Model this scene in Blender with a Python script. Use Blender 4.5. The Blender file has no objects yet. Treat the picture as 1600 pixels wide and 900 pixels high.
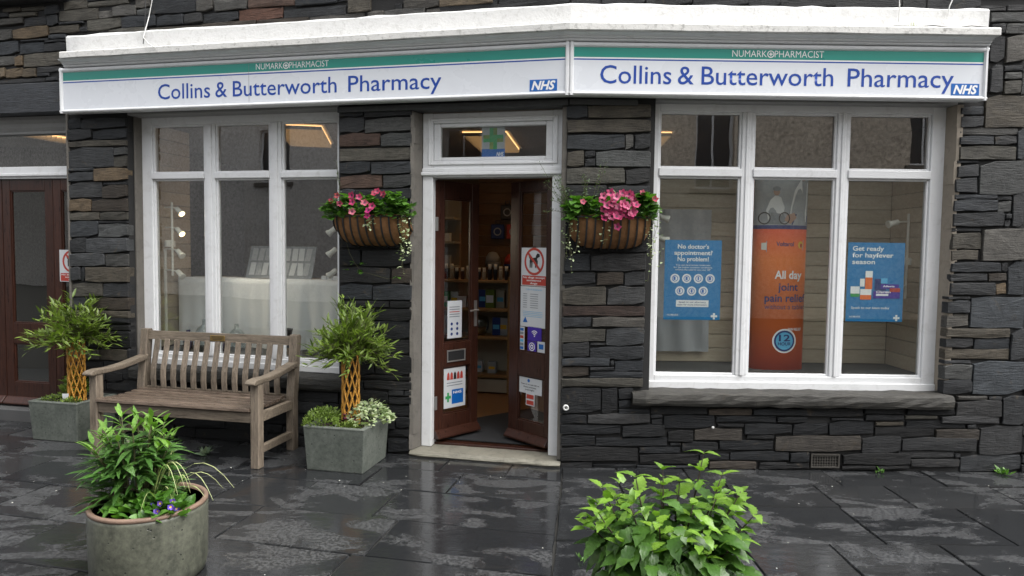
import bpy, math, random
from mathutils import Vector, Matrix
random.seed(7)
R = math.radians
sc = bpy.context.scene
col = sc.collection
TH = 0.2168                       # the left frontage turns back by this angle at the corner

# ------------------------------------------------------------------ camera, sky, sun, exposure
cam = bpy.data.objects.new('camera', bpy.data.cameras.new('camera'))
col.objects.link(cam)
cam.data.sensor_width = 36.0
cam.data.lens = 24.05
cam.data.clip_start = 0.05
cam.data.clip_end = 500.0
fw = Vector((0.00234586, 0.99855568, -0.05367542))
rt = Vector((0.99991527, -0.00165499, 0.01291203))
up = Vector((-0.01280455, 0.05370116, 0.99847495))
m = Matrix((rt, up, -fw)).transposed().to_4x4()
m.translation = Vector((-0.4132, -5.0688, 1.62))
cam.matrix_world = m
sc.camera = cam

SUN_EL, SUN_AZ = R(60), R(118)    # overcast: broad soft light from high up
w = bpy.data.worlds.new('World')
sc.world = w
w.use_nodes = True
wn = w.node_tree
wn.nodes.clear()
sky = wn.nodes.new('ShaderNodeTexSky')
sky.sky_type = 'NISHITA'
sky.sun_disc = False
sky.sun_elevation = SUN_EL
sky.sun_rotation = SUN_AZ
sky.air_density = 1.0
sky.dust_density = 4.0
hs = wn.nodes.new('ShaderNodeHueSaturation')      # cloud cover takes the blue out
hs.inputs['Saturation'].default_value = 0.16
bg = wn.nodes.new('ShaderNodeBackground')
bg.inputs['Strength'].default_value = 0.15
wo = wn.nodes.new('ShaderNodeOutputWorld')
wn.links.new(sky.outputs[0], hs.inputs['Color'])
wn.links.new(hs.outputs[0], bg.inputs[0])
wn.links.new(bg.outputs[0], wo.inputs[0])

sl = bpy.data.lights.new('sun', 'SUN')
sl.energy = 1.5
sl.angle = R(60)
sl.color = (1.0, 0.97, 0.93)
so = bpy.data.objects.new('sun', sl)
col.objects.link(so)
sdir = Vector((math.sin(SUN_AZ) * math.cos(SUN_EL), math.cos(SUN_AZ) * math.cos(SUN_EL), math.sin(SUN_EL)))
so.rotation_euler = (-sdir).to_track_quat('-Z', 'Y').to_euler()
so.location = (0, -6, 12)

sc.view_settings.view_transform = 'Standard'
sc.view_settings.look = 'None'
sc.view_settings.exposure = 1.28
sc.view_settings.gamma = 1.0

# ------------------------------------------------------------------ materials
MATS = {}
class N:
    def __init__(s, name):
        s.m = bpy.data.materials.new(name); s.m.use_nodes = True
        s.t = s.m.node_tree; s.t.nodes.clear()
        s.out = s.t.nodes.new('ShaderNodeOutputMaterial')
    def n(s, kind, **kw):
        nd = s.t.nodes.new('ShaderNode' + kind)
        for k, v in kw.items():
            if k in nd.inputs.keys(): s.put(nd.inputs[k], v)
            else: setattr(nd, k, v)
        return nd
    def put(s, sock, v):
        if hasattr(v, 'is_output') or isinstance(v, bpy.types.NodeSocket): s.t.links.new(v, sock)
        else: sock.default_value = v
    def math(s, op, a, b=None, c=None, clamp=False):
        nd = s.t.nodes.new('ShaderNodeMath'); nd.operation = op; nd.use_clamp = clamp
        s.put(nd.inputs[0], a)
        if b is not None: s.put(nd.inputs[1], b)
        if c is not None: s.put(nd.inputs[2], c)
        return nd.outputs[0]
    def mix(s, f, a, b, mode='MIX'):
        nd = s.t.nodes.new('ShaderNodeMix'); nd.data_type = 'RGBA'; nd.blend_type = mode
        s.put(nd.inputs[0], f); s.put(nd.inputs[6], a); s.put(nd.inputs[7], b)
        return nd.outputs[2]
    def ramp(s, f, stops):
        nd = s.t.nodes.new('ShaderNodeValToRGB'); s.put(nd.inputs[0], f)
        cr = nd.color_ramp
        while len(cr.elements) < len(stops): cr.elements.new(0.5)
        for e, (p, c) in zip(cr.elements, stops):
            e.position = p; e.color = c if len(c) == 4 else (*c, 1)
        return nd.outputs[0]
    def noise(s, vec, scale, detail=3, rough=0.55, dist=0.0, w=None):
        nd = s.t.nodes.new('ShaderNodeTexNoise')
        if w is not None: nd.noise_dimensions = '4D'; s.put(nd.inputs['W'], w)
        s.put(nd.inputs['Vector'], vec)
        nd.inputs['Scale'].default_value = scale; nd.inputs['Detail'].default_value = detail
        nd.inputs['Roughness'].default_value = rough; nd.inputs['Distortion'].default_value = dist
        return nd.outputs[0]
    def scale(s, vec, xyz):
        nd = s.t.nodes.new('ShaderNodeMapping'); s.put(nd.inputs['Vector'], vec); nd.inputs['Scale'].default_value = xyz
        return nd.outputs[0]
    def bump(s, h, strength, dist=0.01, normal=None):
        nd = s.t.nodes.new('ShaderNodeBump'); s.put(nd.inputs['Height'], h)
        s.put(nd.inputs['Strength'], strength); nd.inputs['Distance'].default_value = dist
        if normal is not None: s.put(nd.inputs['Normal'], normal)
        return nd.outputs[0]
    def bsdf(s, color, rough=0.5, spec=0.5, metal=0.0, normal=None, **kw):
        nd = s.t.nodes.new('ShaderNodeBsdfPrincipled')
        s.put(nd.inputs['Base Color'], color if not isinstance(color, tuple) or len(color) == 4 else (*color, 1))
        s.put(nd.inputs['Roughness'], rough); s.put(nd.inputs['Specular IOR Level'], spec); s.put(nd.inputs['Metallic'], metal)
        if normal is not None: s.put(nd.inputs['Normal'], normal)
        for k, v in kw.items(): s.put(nd.inputs[k], v)
        return nd
    def done(s, sh):
        s.t.links.new(sh if isinstance(sh, bpy.types.NodeSocket) else sh.outputs[0], s.out.inputs[0])
        return s.m

def plain(name, c, rough=0.5, var=0.12, vs=6.0, bump=0.0, bs=60.0, metal=0.0, spec=0.5, emit=0.0, dirt=None, dirt_amt=0.35):
    """one base colour with mottling, a little relief and, if asked, stains"""
    n = N(name)
    co = n.n('TexCoord').outputs['Object']
    rnd = n.n('ObjectInfo').outputs['Random']
    no = n.noise(co, vs, 4, 0.6, 0.3, n.math('MULTIPLY', rnd, 37.0))
    f = n.math('MULTIPLY_ADD', no, 2 * var, 1 - var)
    cc = n.mix(1.0, (*c, 1), n.n('CombineColor', Red=f, Green=f, Blue=f).outputs[0], 'MULTIPLY')
    if dirt:
        d2 = n.ramp(n.noise(co, vs * 2.3, 8, 0.7, 0.6), [(0.52, (0, 0, 0)), (0.75, (1, 1, 1))])
        cc = n.mix(n.math('MULTIPLY', d2, dirt_amt), cc, (*dirt, 1))
    nor = n.bump(n.noise(co, bs, 4, 0.6), bump, 0.004) if bump else None
    kw = {}
    if emit: kw = {'Emission Color': (*c, 1), 'Emission Strength': emit}
    r2 = n.math('MULTIPLY_ADD', no, 0.16, rough - 0.08, clamp=True)
    return n.done(n.bsdf(cc, r2, spec, metal, nor, **kw))

def tinted(name, rough=0.55, coarse=9.0, fine=70.0, bump=0.6, layered=False, spec=0.4):
    """stone whose own colour is the object's colour"""
    n = N(name)
    oi = n.n('ObjectInfo')
    co = n.n('TexCoord').outputs['Object']
    wv = n.math('MULTIPLY', oi.outputs['Random'], 91.0)
    big = n.noise(co, coarse, 4, 0.6, 0.6, wv)
    sc_ = n.scale(co, (0.35, 1.0, 3.0)) if layered else co
    fin = n.noise(sc_, fine * 0.45, 6, 0.68, 0.8, wv)
    f = n.math('ADD', n.math('MULTIPLY_ADD', big, 1.5, 0.25), n.math('MULTIPLY_ADD', fin, 2.4, -1.2))
    f = n.math('ADD', f, n.math('MULTIPLY_ADD', n.noise(co, 150, 3, 0.7, 0.0, wv), 1.4, -0.7))
    f = n.math('MAXIMUM', f, 0.25)
    cc = n.mix(1.0, oi.outputs['Color'], n.n('CombineColor', Red=f, Green=f, Blue=f).outputs[0], 'MULTIPLY')
    st = n.ramp(n.noise(co, 7.0, 5, 0.7, 1.2, wv), [(0.60, (0, 0, 0)), (0.70, (1, 1, 1))])
    cc = n.mix(n.math('MULTIPLY', st, 0.45), cc, (0.10, 0.075, 0.045, 1))
    li = n.ramp(n.noise(co, 26.0, 6, 0.75, 0.4, wv), [(0.69, (0, 0, 0)), (0.74, (1, 1, 1))])
    cc = n.mix(n.math('MULTIPLY', li, 0.30), cc, (0.30, 0.30, 0.28, 1))
    h = n.math('ADD', n.math('MULTIPLY', fin, 1.0), n.math('MULTIPLY', n.noise(co, 160, 3, 0.6), 0.35))
    h = n.math('ADD', h, n.math('MULTIPLY', big, 0.8))
    nor = n.bump(h, bump, 0.012)
    rr = n.math('MULTIPLY_ADD', big, 0.35, rough - 0.2)
    return n.done(n.bsdf(cc, rr, spec, 0, nor))

def wood(name, c1, c2, rough=0.45, along=(1.2, 14, 14), bump=0.25, spec=0.4):
    n = N(name)
    oi = n.n('ObjectInfo')
    co = n.n('TexCoord').outputs['Object']
    v = n.scale(co, along)
    wv = n.math('MULTIPLY', oi.outputs['Random'], 53.0)
    g = n.noise(v, 5.0, 7, 0.7, 0.7, wv)
    g2 = n.noise(v, 24.0, 4, 0.6, 0.3, wv)
    f = n.math('ADD', n.math('MULTIPLY', g, 0.7), n.math('MULTIPLY', g2, 0.35))
    cc = n.ramp(f, [(0.38, c1), (0.66, c2)])
    k = n.math('MULTIPLY_ADD', oi.outputs['Random'], 0.35, 0.82)
    cc = n.mix(1.0, cc, n.n('CombineColor', Red=k, Green=k, Blue=k).outputs[0], 'MULTIPLY')
    return n.done(n.bsdf(cc, n.math('MULTIPLY_ADD', g, 0.25, rough - 0.12), spec, 0, n.bump(f, bump, 0.004)))

def leafmat(name, c1, c2, rough=0.38, trans=0.3, veins=True):
    n = N(name)
    oi = n.n('ObjectInfo')
    gi = n.n('NewGeometry')
    rnd = n.math('FRACT', n.math('ADD', oi.outputs['Random'], gi.outputs['Random Per Island']))
    co = n.n('TexCoord').outputs['Object']
    cc = n.mix(rnd, (*c1, 1), (*c2, 1))
    cc = n.mix(1.0, cc, oi.outputs['Color'], 'MULTIPLY')
    no = n.noise(co, 30, 3)
    f = n.math('MULTIPLY_ADD', no, 1.1, 0.45)
    cc = n.mix(1.0, cc, n.n('CombineColor', Red=f, Green=f, Blue=f).outputs[0], 'MULTIPLY')
    nor = n.bump(n.noise(n.scale(co, (1.0, .45, 1.0)), 16, 3), 0.5, 0.03) if veins else None
    b = n.bsdf(cc, rough, 0.5, 0, nor)
    tr = n.n('BsdfTranslucent', Color=n.mix(1.0, cc, (1.3, 1.5, 0.6, 1), 'MULTIPLY'))
    mx = n.n('MixShader'); mx.inputs[0].default_value = trans
    n.t.links.new(b.outputs[0], mx.inputs[1]); n.t.links.new(tr.outputs[0], mx.inputs[2])
    return n.done(mx)

def glassmat(name, refl=2.6, tint=(0.93, 0.95, 0.94)):
    n = N(name)
    fr = n.n('Fresnel', IOR=1.5).outputs[0]
    bf = n.n('NewGeometry').outputs['Backfacing']
    f = n.math('MULTIPLY', n.math('MULTIPLY', fr, refl, clamp=True), n.math('SUBTRACT', 1.0, bf))
    co = n.n('TexCoord').outputs['Object']
    nor = n.bump(n.noise(co, 1.3, 2), 0.03, 0.05)
    gl = n.n('BsdfGlossy', Roughness=0.0, Normal=nor)
    tr = n.n('BsdfTransparent', Color=(*tint, 1))
    mx = n.n('MixShader'); n.put(mx.inputs[0], f)
    n.t.links.new(tr.outputs[0], mx.inputs[1]); n.t.links.new(gl.outputs[0], mx.inputs[2])
    return n.done(mx)

def pavemat(name):
    """rain-wet riven slate: smooth films of water between rougher, drained patches"""
    n = N(name)
    oi = n.n('ObjectInfo')
    pos = n.n('NewGeometry').outputs['Position']
    wv = n.math('MULTIPLY', oi.outputs['Random'], 23.0)
    lo = n.noise(n.scale(pos, (0.8, 1.7, 1)), 2.1, 6, 0.62, 0.7, n.math('MULTIPLY', oi.outputs['Random'], 3.0))
    patch = n.ramp(lo, [(0.50, (0, 0, 0)), (0.56, (1, 1, 1))])
    speck = n.noise(pos, 52, 2, 0.75)
    sp = n.ramp(speck, [(0.47, (0, 0, 0)), (0.53, (1, 1, 1))])
    dry_glint = n.math('MULTIPLY', patch, sp)
    base = n.mix(oi.outputs['Random'], (0.013, 0.0140, 0.0155, 1), (0.023, 0.024, 0.025, 1))
    rust = n.ramp(n.noise(pos, 1.1, 4, 0.6, 0.5, 3.3), [(0.66, (0, 0, 0)), (0.76, (1, 1, 1))])
    base = n.mix(n.math('MULTIPLY', rust, 0.5), base, (0.06, 0.035, 0.018, 1))
    cc = n.mix(n.math('MULTIPLY', dry_glint, 0.85), base, (0.066, 0.068, 0.070, 1))  # drained patches' speckle painted paler, for sky glints on rough wet stone
    rr = n.math('MULTIPLY_ADD', patch, 0.42, 0.04)
    riv = n.noise(n.scale(pos, (1.0, 2.6, 1)), 5.5, 7, 0.62, 1.4, wv)
    nb = n.bump(riv, 0.085, 0.02)
    nb = n.bump(speck, n.math('MULTIPLY', patch, 0.7), 0.004, nb)
    return n.done(n.bsdf(cc, rr, 0.5, 0, nb))

def pitted(name, c1, c2, rough=0.6, streak=0.5, pit=30.0):
    """cast surface: mottling, run-down stains, small dark blow holes"""
    n = N(name)
    co = n.n('TexCoord').outputs['Object']
    wv = n.math('MULTIPLY', n.n('ObjectInfo').outputs['Random'], 41.0)
    m1 = n.noise(co, 6, 7, 0.68, 0.5, wv); m2 = n.noise(co, 45, 4, 0.7, 0.2, wv)
    st = n.noise(n.scale(co, (1, 1, 0.16)), 11, 4, 0.6, 0.3, wv)
    f = n.math('ADD', n.math('MULTIPLY_ADD', m1, 1.5, -0.35), n.math('ADD', n.math('MULTIPLY_ADD', st, streak, -streak / 2), n.math('MULTIPLY_ADD', m2, 1.5, -0.75)))
    cc = n.mix(n.math('MINIMUM', n.math('MAXIMUM', f, 0.0), 1.0), (*c1, 1), (*c2, 1))
    v = n.n('TexVoronoi', Vector=co, Scale=pit)
    v.inputs['Randomness'].default_value = 1.0
    p1 = n.ramp(v.outputs['Distance'], [(0.10, (1, 1, 1)), (0.20, (0, 0, 0))])
    sel = n.ramp(n.noise(co, 14, 3, 0.6, 0, wv), [(0.50, (0, 0, 0)), (0.56, (1, 1, 1))])
    p = n.math('MULTIPLY', p1, sel)
    cc = n.mix(n.math('MULTIPLY', p, 0.85), cc, (0.012, 0.013, 0.012, 1))
    h = n.math('SUBTRACT', n.math('MULTIPLY', m2, 0.4), p)
    return n.done(n.bsdf(cc, n.math('MULTIPLY_ADD', m1, 0.3, rough - 0.15), 0.4, 0, n.bump(h, 0.6, 0.004)))

def roughcast(name, c):
    n = N(name)
    co = n.n('TexCoord').outputs['Object']
    a = n.noise(co, 10, 5, 0.75, 0.4); b = n.noise(co, 0.6, 4, 0.6)
    f = n.math('ADD', n.math('MULTIPLY_ADD', a, 2.2, -0.45), n.math('MULTIPLY_ADD', b, 0.6, -0.15))
    cc = n.mix(1.0, (*c, 1), n.n('CombineColor', Red=f, Green=f, Blue=f).outputs[0], 'MULTIPLY')
    return n.done(n.bsdf(cc, 0.9, 0.2, 0, n.bump(a, 0.9, 0.05)))

def bannerprint(name):
    n = N(name)
    z = n.n('SeparateXYZ', Vector=n.n('TexCoord').outputs['Object']).outputs[2]
    c = n.ramp(n.math('DIVIDE', z, 1.6), [(0.0, (0.80, 0.07, 0.02)), (0.22, (0.95, 0.19, 0.03)), (0.55, (0.95, 0.24, 0.05)), (0.75, (0.88, 0.10, 0.06))])
    return n.done(n.bsdf(c, 0.35, 0.4))

M = {
 'stone': tinted('slate_stone', 0.66, layered=True, bump=0.9, spec=0.28),
 'mortar': plain('dark_mortar', (0.018, 0.018, 0.018), 0.9, 0.3, 14, 0.8, 90),
 'sill': tinted('sill_stone', 0.7, 6, 60, 0.7, True),
 'white': plain('white_gloss_paint', (0.70, 0.71, 0.72), 0.34, 0.06, 5, 0.2, 40, dirt=(0.34, 0.33, 0.30), dirt_amt=0.35),
 'whitewash': plain('whitewashed_render', (0.70, 0.70, 0.69), 0.7, 0.08, 9, 0.7, 55, dirt=(0.30, 0.29, 0.26), dirt_amt=0.5),
 'ledge': plain('stained_ledge_paint', (0.64, 0.635, 0.61), 0.75, 0.12, 10, 0.8, 60, dirt=(0.07, 0.065, 0.05), dirt_amt=0.75),
 'sign_white': plain('sign_acrylic', (0.69, 0.715, 0.755), 0.28, 0.02, 3, dirt=(0.60, 0.62, 0.66), dirt_amt=0.2),
 'sign_frame': plain('sign_frame_white', (0.74, 0.75, 0.76), 0.3, 0.05, 6, dirt=(0.35, 0.34, 0.32), dirt_amt=0.25),
 'teal': plain('sign_teal', (0.02, 0.27, 0.215), 0.3, 0.04, 3),
 'navy': plain('letter_navy', (0.004, 0.052, 0.32), 0.35, 0.03),
 'nhs': plain('badge_blue', (0.006, 0.115, 0.42), 0.35, 0.03),
 'print_white': plain('print_white', (0.80, 0.80, 0.80), 0.45, 0.02),
 'paper': plain('paper_white', (0.57, 0.59, 0.61), 0.6, 0.04),
 'poster_blue': plain('poster_blue', (0.012, 0.185, 0.42), 0.4, 0.03),
 'print_red': plain('print_red', (0.42, 0.045, 0.03), 0.45, 0.03),
 'print_black': plain('print_black', (0.012, 0.012, 0.012), 0.5, 0.03),
 'print_grey': plain('print_grey', (0.20, 0.22, 0.24), 0.5, 0.05),
 'print_palegrey': plain('print_pale_grey', (0.36, 0.38, 0.40), 0.5, 0.15, 12),
 'print_orange': plain('print_orange', (0.75, 0.16, 0.03), 0.45, 0.05),
 'print_green': plain('print_green', (0.03, 0.30, 0.09), 0.45, 0.05),
 'print_purple': plain('print_purple', (0.05, 0.02, 0.30), 0.45, 0.05),
 'print_sky': plain('print_light_blue', (0.10, 0.42, 0.68), 0.45, 0.05),
 'print_dkblue': plain('print_dark_blue', (0.01, 0.03, 0.16), 0.45, 0.05),
 'print_yellow': plain('print_yellow', (0.75, 0.45, 0.03), 0.45, 0.05),
 'skin': plain('print_skin', (0.42, 0.25, 0.18), 0.5, 0.05),
 'banner': bannerprint('banner_print'),
 'mahogany': wood('mahogany', (0.016, 0.006, 0.0045), (0.062, 0.022, 0.013), 0.3, (14, 14, 1.1), 0.08),
 'teak': wood('weathered_teak', (0.055, 0.043, 0.032), (0.255, 0.208, 0.158), 0.6, (14, 14, 1.2), 0.5),
 'teak_x': wood('weathered_teak_long', (0.055, 0.043, 0.032), (0.245, 0.20, 0.150), 0.6, (1.2, 14, 14), 0.5),
 'teak_seat': wood('wet_teak_seat', (0.026, 0.018, 0.013), (0.165, 0.125, 0.095), 0.28, (1.2, 16, 14), 0.5),
 'brass': plain('brass', (0.33, 0.22, 0.08), 0.35, 0.2, 20, metal=0.8),
 'steel': plain('steel', (0.45, 0.45, 0.44), 0.35, 0.1, 20, metal=0.8),
 'iron': plain('black_iron', (0.022, 0.022, 0.023), 0.5, 0.2, 20),
 'vent': plain('vent_iron', (0.05, 0.046, 0.04), 0.6, 0.2, 20),
 'coir': plain('coir_liner', (0.24, 0.125, 0.06), 0.95, 0.5, 26, 1.0, 120, spec=0.1),
 'concrete': pitted('mossy_concrete', (0.055, 0.065, 0.055), (0.155, 0.168, 0.148), 0.6, 0.6),
 'glaze': pitted('olive_glazed_clay', (0.045, 0.048, 0.038), (0.155, 0.160, 0.120), 0.42, 1.1, 36.0),
 'glaze_dark': plain('dark_glaze', (0.05, 0.052, 0.045), 0.4, 0.3, 4, 0.4, 60),
 'clay': plain('bare_clay_rim', (0.19, 0.125, 0.09), 0.6, 0.4, 9, 0.6, 60, dirt=(0.10, 0.07, 0.05), dirt_amt=0.5),
 'soil': plain('soil', (0.022, 0.015, 0.010), 0.95, 0.4, 40, 1.0, 90),
 'step': plain('worn_stone_step', (0.19, 0.18, 0.145), 0.7, 0.35, 6, 0.9, 60, dirt=(0.05, 0.047, 0.037), dirt_amt=0.7),
 'plaster': plain('beige_plaster', (0.27, 0.235, 0.19), 0.85, 0.2, 7, 0.7, 45, dirt=(0.12, 0.10, 0.08), dirt_amt=0.5),
 'jamb': plain('grey_jamb_stone', (0.13, 0.12, 0.105), 0.8, 0.35, 7, 0.9, 60, dirt=(0.05, 0.045, 0.04), dirt_amt=0.6),
 'lintel': plain('dark_lintel', (0.026, 0.027, 0.028), 0.6, 0.35, 9, 0.6, 70, dirt=(0.10, 0.10, 0.09), dirt_amt=0.3),
 'greywood': plain('weathered_grey_paint', (0.25, 0.25, 0.245), 0.55, 0.12, 8, 0.3, 50, dirt=(0.12, 0.115, 0.11), dirt_amt=0.4),
 'pave': pavemat('wet_slate_paving'),
 'joint': plain('paving_joint', (0.016, 0.016, 0.014), 0.85, 0.4, 8, 0.6, 120),
 'leaf': leafmat('leaf_green', (0.050, 0.135, 0.020), (0.11, 0.24, 0.038)),
 'willow': leafmat('willow_leaf', (0.09, 0.145, 0.024), (0.20, 0.275, 0.055), 0.42, 0.3, False),
 'nettle': leafmat('toothed_leaf', (0.075, 0.165, 0.03), (0.14, 0.27, 0.05), 0.37, 0.25),
 'laurel': leafmat('lance_leaf', (0.05, 0.125, 0.025), (0.10, 0.21, 0.045), 0.32, 0.25),
 'sedum': leafmat('sedum_leaf', (0.13, 0.21, 0.035), (0.22, 0.31, 0.06), 0.5, 0.2, False),
 'variegated': leafmat('variegated_leaf', (0.50, 0.55, 0.36), (0.24, 0.33, 0.16), 0.5, 0.2, False),
 'greyleaf': leafmat('grey_green_leaf', (0.085, 0.13, 0.075), (0.15, 0.20, 0.12), 0.6, 0.2, False),
 'moss': leafmat('moss', (0.07, 0.12, 0.015), (0.15, 0.21, 0.03), 0.8, 0.1, False),
 'blade': leafmat('pale_blade', (0.30, 0.36, 0.13), (0.42, 0.45, 0.22), 0.45, 0.2, False),
 'stem': plain('plant_stem', (0.075, 0.075, 0.03), 0.6, 0.2),
 'darkstem': plain('dark_plant_stem', (0.045, 0.028, 0.022), 0.6, 0.2),
 'withy': plain('golden_withy', (0.46, 0.225, 0.035), 0.45, 0.35, 30, 0.3, 90),
 'petal': leafmat('petunia_petal', (0.33, 0.012, 0.085), (0.45, 0.04, 0.13), 0.5, 0.25, False),
 'petal_eye': plain('petunia_throat', (0.08, 0.006, 0.035), 0.6, 0.1),
 'violet': leafmat('violet_petal', (0.10, 0.05, 0.42), (0.20, 0.10, 0.55), 0.5, 0.25, False),
 'bloom': plain('white_bloom', (0.75, 0.75, 0.68), 0.6, 0.05),
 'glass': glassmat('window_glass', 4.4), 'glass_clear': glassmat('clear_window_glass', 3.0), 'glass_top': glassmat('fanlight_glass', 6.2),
 'door_glass': glassmat('door_glass', 2.0),
 'bottle_clear': glassmat('clear_bottle', 3.0, (0.78, 0.82, 0.82)),
 'bottle_green': plain('green_bottle', (0.006, 0.075, 0.018), 0.08, 0.1, spec=0.8),
 'bottle_blue': plain('blue_bottle', (0.004, 0.008, 0.085), 0.1, 0.1, spec=0.8),
 'cream_board': wood('cream_slat_board', (0.42, 0.345, 0.255), (0.54, 0.46, 0.35), 0.5, (1.0, 9, 9), 0.05),
 'oak': wood('oak_shelf', (0.20, 0.115, 0.045), (0.36, 0.22, 0.09), 0.45, (1.2, 10, 10), 0.1),
 'oakfloor': wood('oak_floor', (0.10, 0.05, 0.022), (0.22, 0.12, 0.05), 0.35, (9, 1.0, 9), 0.1),
 'brownboard': wood('brown_slat_board', (0.12, 0.065, 0.032), (0.20, 0.12, 0.06), 0.5, (1.0, 9, 9), 0.05),
 'mat': plain('dark_door_mat', (0.018, 0.019, 0.021), 0.95, 0.3, 60, 0.8, 300),
 'cream': plain('cream_panel', (0.40, 0.36, 0.28), 0.5, 0.05),
 'roomwall': plain('shop_plaster', (0.24, 0.21, 0.17), 0.8, 0.1),
 'ceil': plain('shop_ceiling', (0.33, 0.31, 0.28), 0.9, 0.08),
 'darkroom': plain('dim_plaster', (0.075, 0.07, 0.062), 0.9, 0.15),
 'lamp': plain('warm_lamp', (1.0, 0.55, 0.22), 0.5, 0.02, emit=1.0),
 'spotglow': plain('warm_spot', (1.0, 0.72, 0.35), 0.5, 0.02, emit=3.0),
 'cloth': plain('white_cloth', (0.80, 0.81, 0.82), 0.75, 0.05, 6),
 'sheet': plain('grey_backing_sheet', (0.40, 0.41, 0.43), 0.6, 0.12, 5),
 'cable': plain('white_cable', (0.62, 0.62, 0.60), 0.5, 0.1),
 'blackcable': plain('black_cable', (0.02, 0.02, 0.02), 0.5, 0.1),
 'grime': plain('grey_floor', (0.07, 0.07, 0.07), 0.7, 0.2),
 'roughcast': roughcast('roughcast_wall', (0.80, 0.775, 0.74)),
 'buff': roughcast('buff_wall', (0.82, 0.72, 0.59)),
 'roof': plain('slate_roof', (0.05, 0.05, 0.055), 0.6, 0.2),
 'void': plain('dark_room_behind', (0.012, 0.013, 0.015), 0.3, 0.1),
 'cap': plain('bottle_cap_white', (0.68, 0.66, 0.6), 0.5, 0.05),
 'pack': plain('bottle_body_dark', (0.018, 0.022, 0.03), 0.35, 0.1),
}

# ------------------------------------------------------------------ mesh helpers
def link(o, parent=None):
    col.objects.link(o)
    if parent is not None: o.parent = parent
    return o

def empty(name, loc=(0, 0, 0), rz=0.0, label=None, cat=None, group=None):
    o = bpy.data.objects.new(name, None)
    o.empty_display_size = 0.1
    o.location = loc; o.rotation_euler = (0, 0, rz)
    link(o)
    return tag(o, label, cat, group)

def tag(o, label=None, cat=None, group=None, kind=None):
    if label: o['label'] = label
    if cat: o['category'] = cat
    if group: o['group'] = group
    if kind: o['kind'] = kind
    return o

class MB:
    """collects geometry, then build() links it as one mesh object"""
    def __init__(s): s.v = []; s.f = []; s.mi = []; s.cur = 0
    def add(s, vs, fs):
        b = len(s.v); s.v += [tuple(q) for q in vs]
        for f in fs: s.f.append(tuple(b + i for i in f)); s.mi.append(s.cur)
        return s
    def box(s, x0, y0, z0, x1, y1, z1):
        return s.add([(x0, y0, z0), (x1, y0, z0), (x1, y1, z0), (x0, y1, z0), (x0, y0, z1), (x1, y0, z1), (x1, y1, z1), (x0, y1, z1)],
                     [(0, 3, 2, 1), (4, 5, 6, 7), (0, 1, 5, 4), (1, 2, 6, 5), (2, 3, 7, 6), (3, 0, 4, 7)])
    def prism(s, poly, a, b, ax='x'):
        """poly of 2-D points swept from a to b along the axis; the points are the other two axes in order"""
        def P(u, v, t): return {'x': (t, u, v), 'y': (u, t, v), 'z': (u, v, t)}[ax]
        n = len(poly)
        vs = [P(u, v, a) for u, v in poly] + [P(u, v, b) for u, v in poly]
        fs = [tuple(range(n - 1, -1, -1)), tuple(range(n, 2 * n))] + [(i, (i + 1) % n, n + (i + 1) % n, n + i) for i in range(n)]
        return s.add(vs, fs)
    def tube(s, pts, r, n=6, cap=True):
        pts = [Vector(p) for p in pts]; k = len(pts); ring = []
        rs = r if isinstance(r, (list, tuple)) else [r] * k
        ref = Vector((0.13, 0.31, 0.94))
        for i, p in enumerate(pts):
            d = (pts[min(i + 1, k - 1)] - pts[max(i - 1, 0)]).normalized()
            a = d.cross(ref if abs(d.dot(ref)) < 0.97 else Vector((1, 0, 0))).normalized(); b = d.cross(a)
            for j in range(n):
                t = 2 * math.pi * j / n
                ring.append(p + (a * math.cos(t) + b * math.sin(t)) * rs[i])
        fs = [(i * n + j, i * n + (j + 1) % n, (i + 1) * n + (j + 1) % n, (i + 1) * n + j) for i in range(k - 1) for j in range(n)]
        if cap: fs += [tuple(range(n - 1, -1, -1)), tuple((k - 1) * n + j for j in range(n))]
        return s.add(ring, fs)
    def lathe(s, prof, n=24, c=(0, 0, 0), sx=1.0, sy=1.0):
        k = len(prof); vs = []
        for r, z in prof:
            for j in range(n):
                t = 2 * math.pi * j / n
                vs.append((c[0] + r * sx * math.cos(t), c[1] + r * sy * math.sin(t), c[2] + z))
        fs = [(i * n + j, i * n + (j + 1) % n, (i + 1) * n + (j + 1) % n, (i + 1) * n + j) for i in range(k - 1) for j in range(n)]
        fs += [tuple(range(n - 1, -1, -1)), tuple((k - 1) * n + j for j in range(n))]
        return s.add(vs, fs)
    def disc(s, x, z, r, y, n=16, r0=0.0):
        """upright disc or ring facing the street"""
        o_ = [(x + r * math.cos(2 * math.pi * i / n), y, z + r * math.sin(2 * math.pi * i / n)) for i in range(n)]
        if r0 <= 0: return s.add(o_, [tuple(range(n))])
        i_ = [(x + r0 * math.cos(2 * math.pi * i / n), y, z + r0 * math.sin(2 * math.pi * i / n)) for i in range(n)]
        return s.add(o_ + i_, [(i, (i + 1) % n, n + (i + 1) % n, n + i) for i in range(n)])
    def poly(s, pts, y):
        return s.add([(x, y, z) for x, z in pts], [tuple(range(len(pts)))])
    def rect(s, x0, z0, x1, z1, y):
        return s.poly([(x0, z0), (x1, z0), (x1, z1), (x0, z1)], y)
    def build(s, name, mat, parent=None, smooth=False, bevel=0.0, seg=1):
        me = bpy.data.meshes.new(name)
        me.from_pydata(s.v, [], s.f)
        for mm in (mat if isinstance(mat, (list, tuple)) else [mat]): me.materials.append(M[mm])
        if len(me.polygons): me.polygons.foreach_set('material_index', s.mi)
        if smooth: me.polygons.foreach_set('use_smooth', [True] * len(me.polygons))
        me.update()
        o = link(bpy.data.objects.new(name, me), parent)
        if bevel:
            bm_ = o.modifiers.new('bevel', 'BEVEL'); bm_.width = bevel; bm_.segments = seg; bm_.limit_method = 'ANGLE'
        return o

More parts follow.
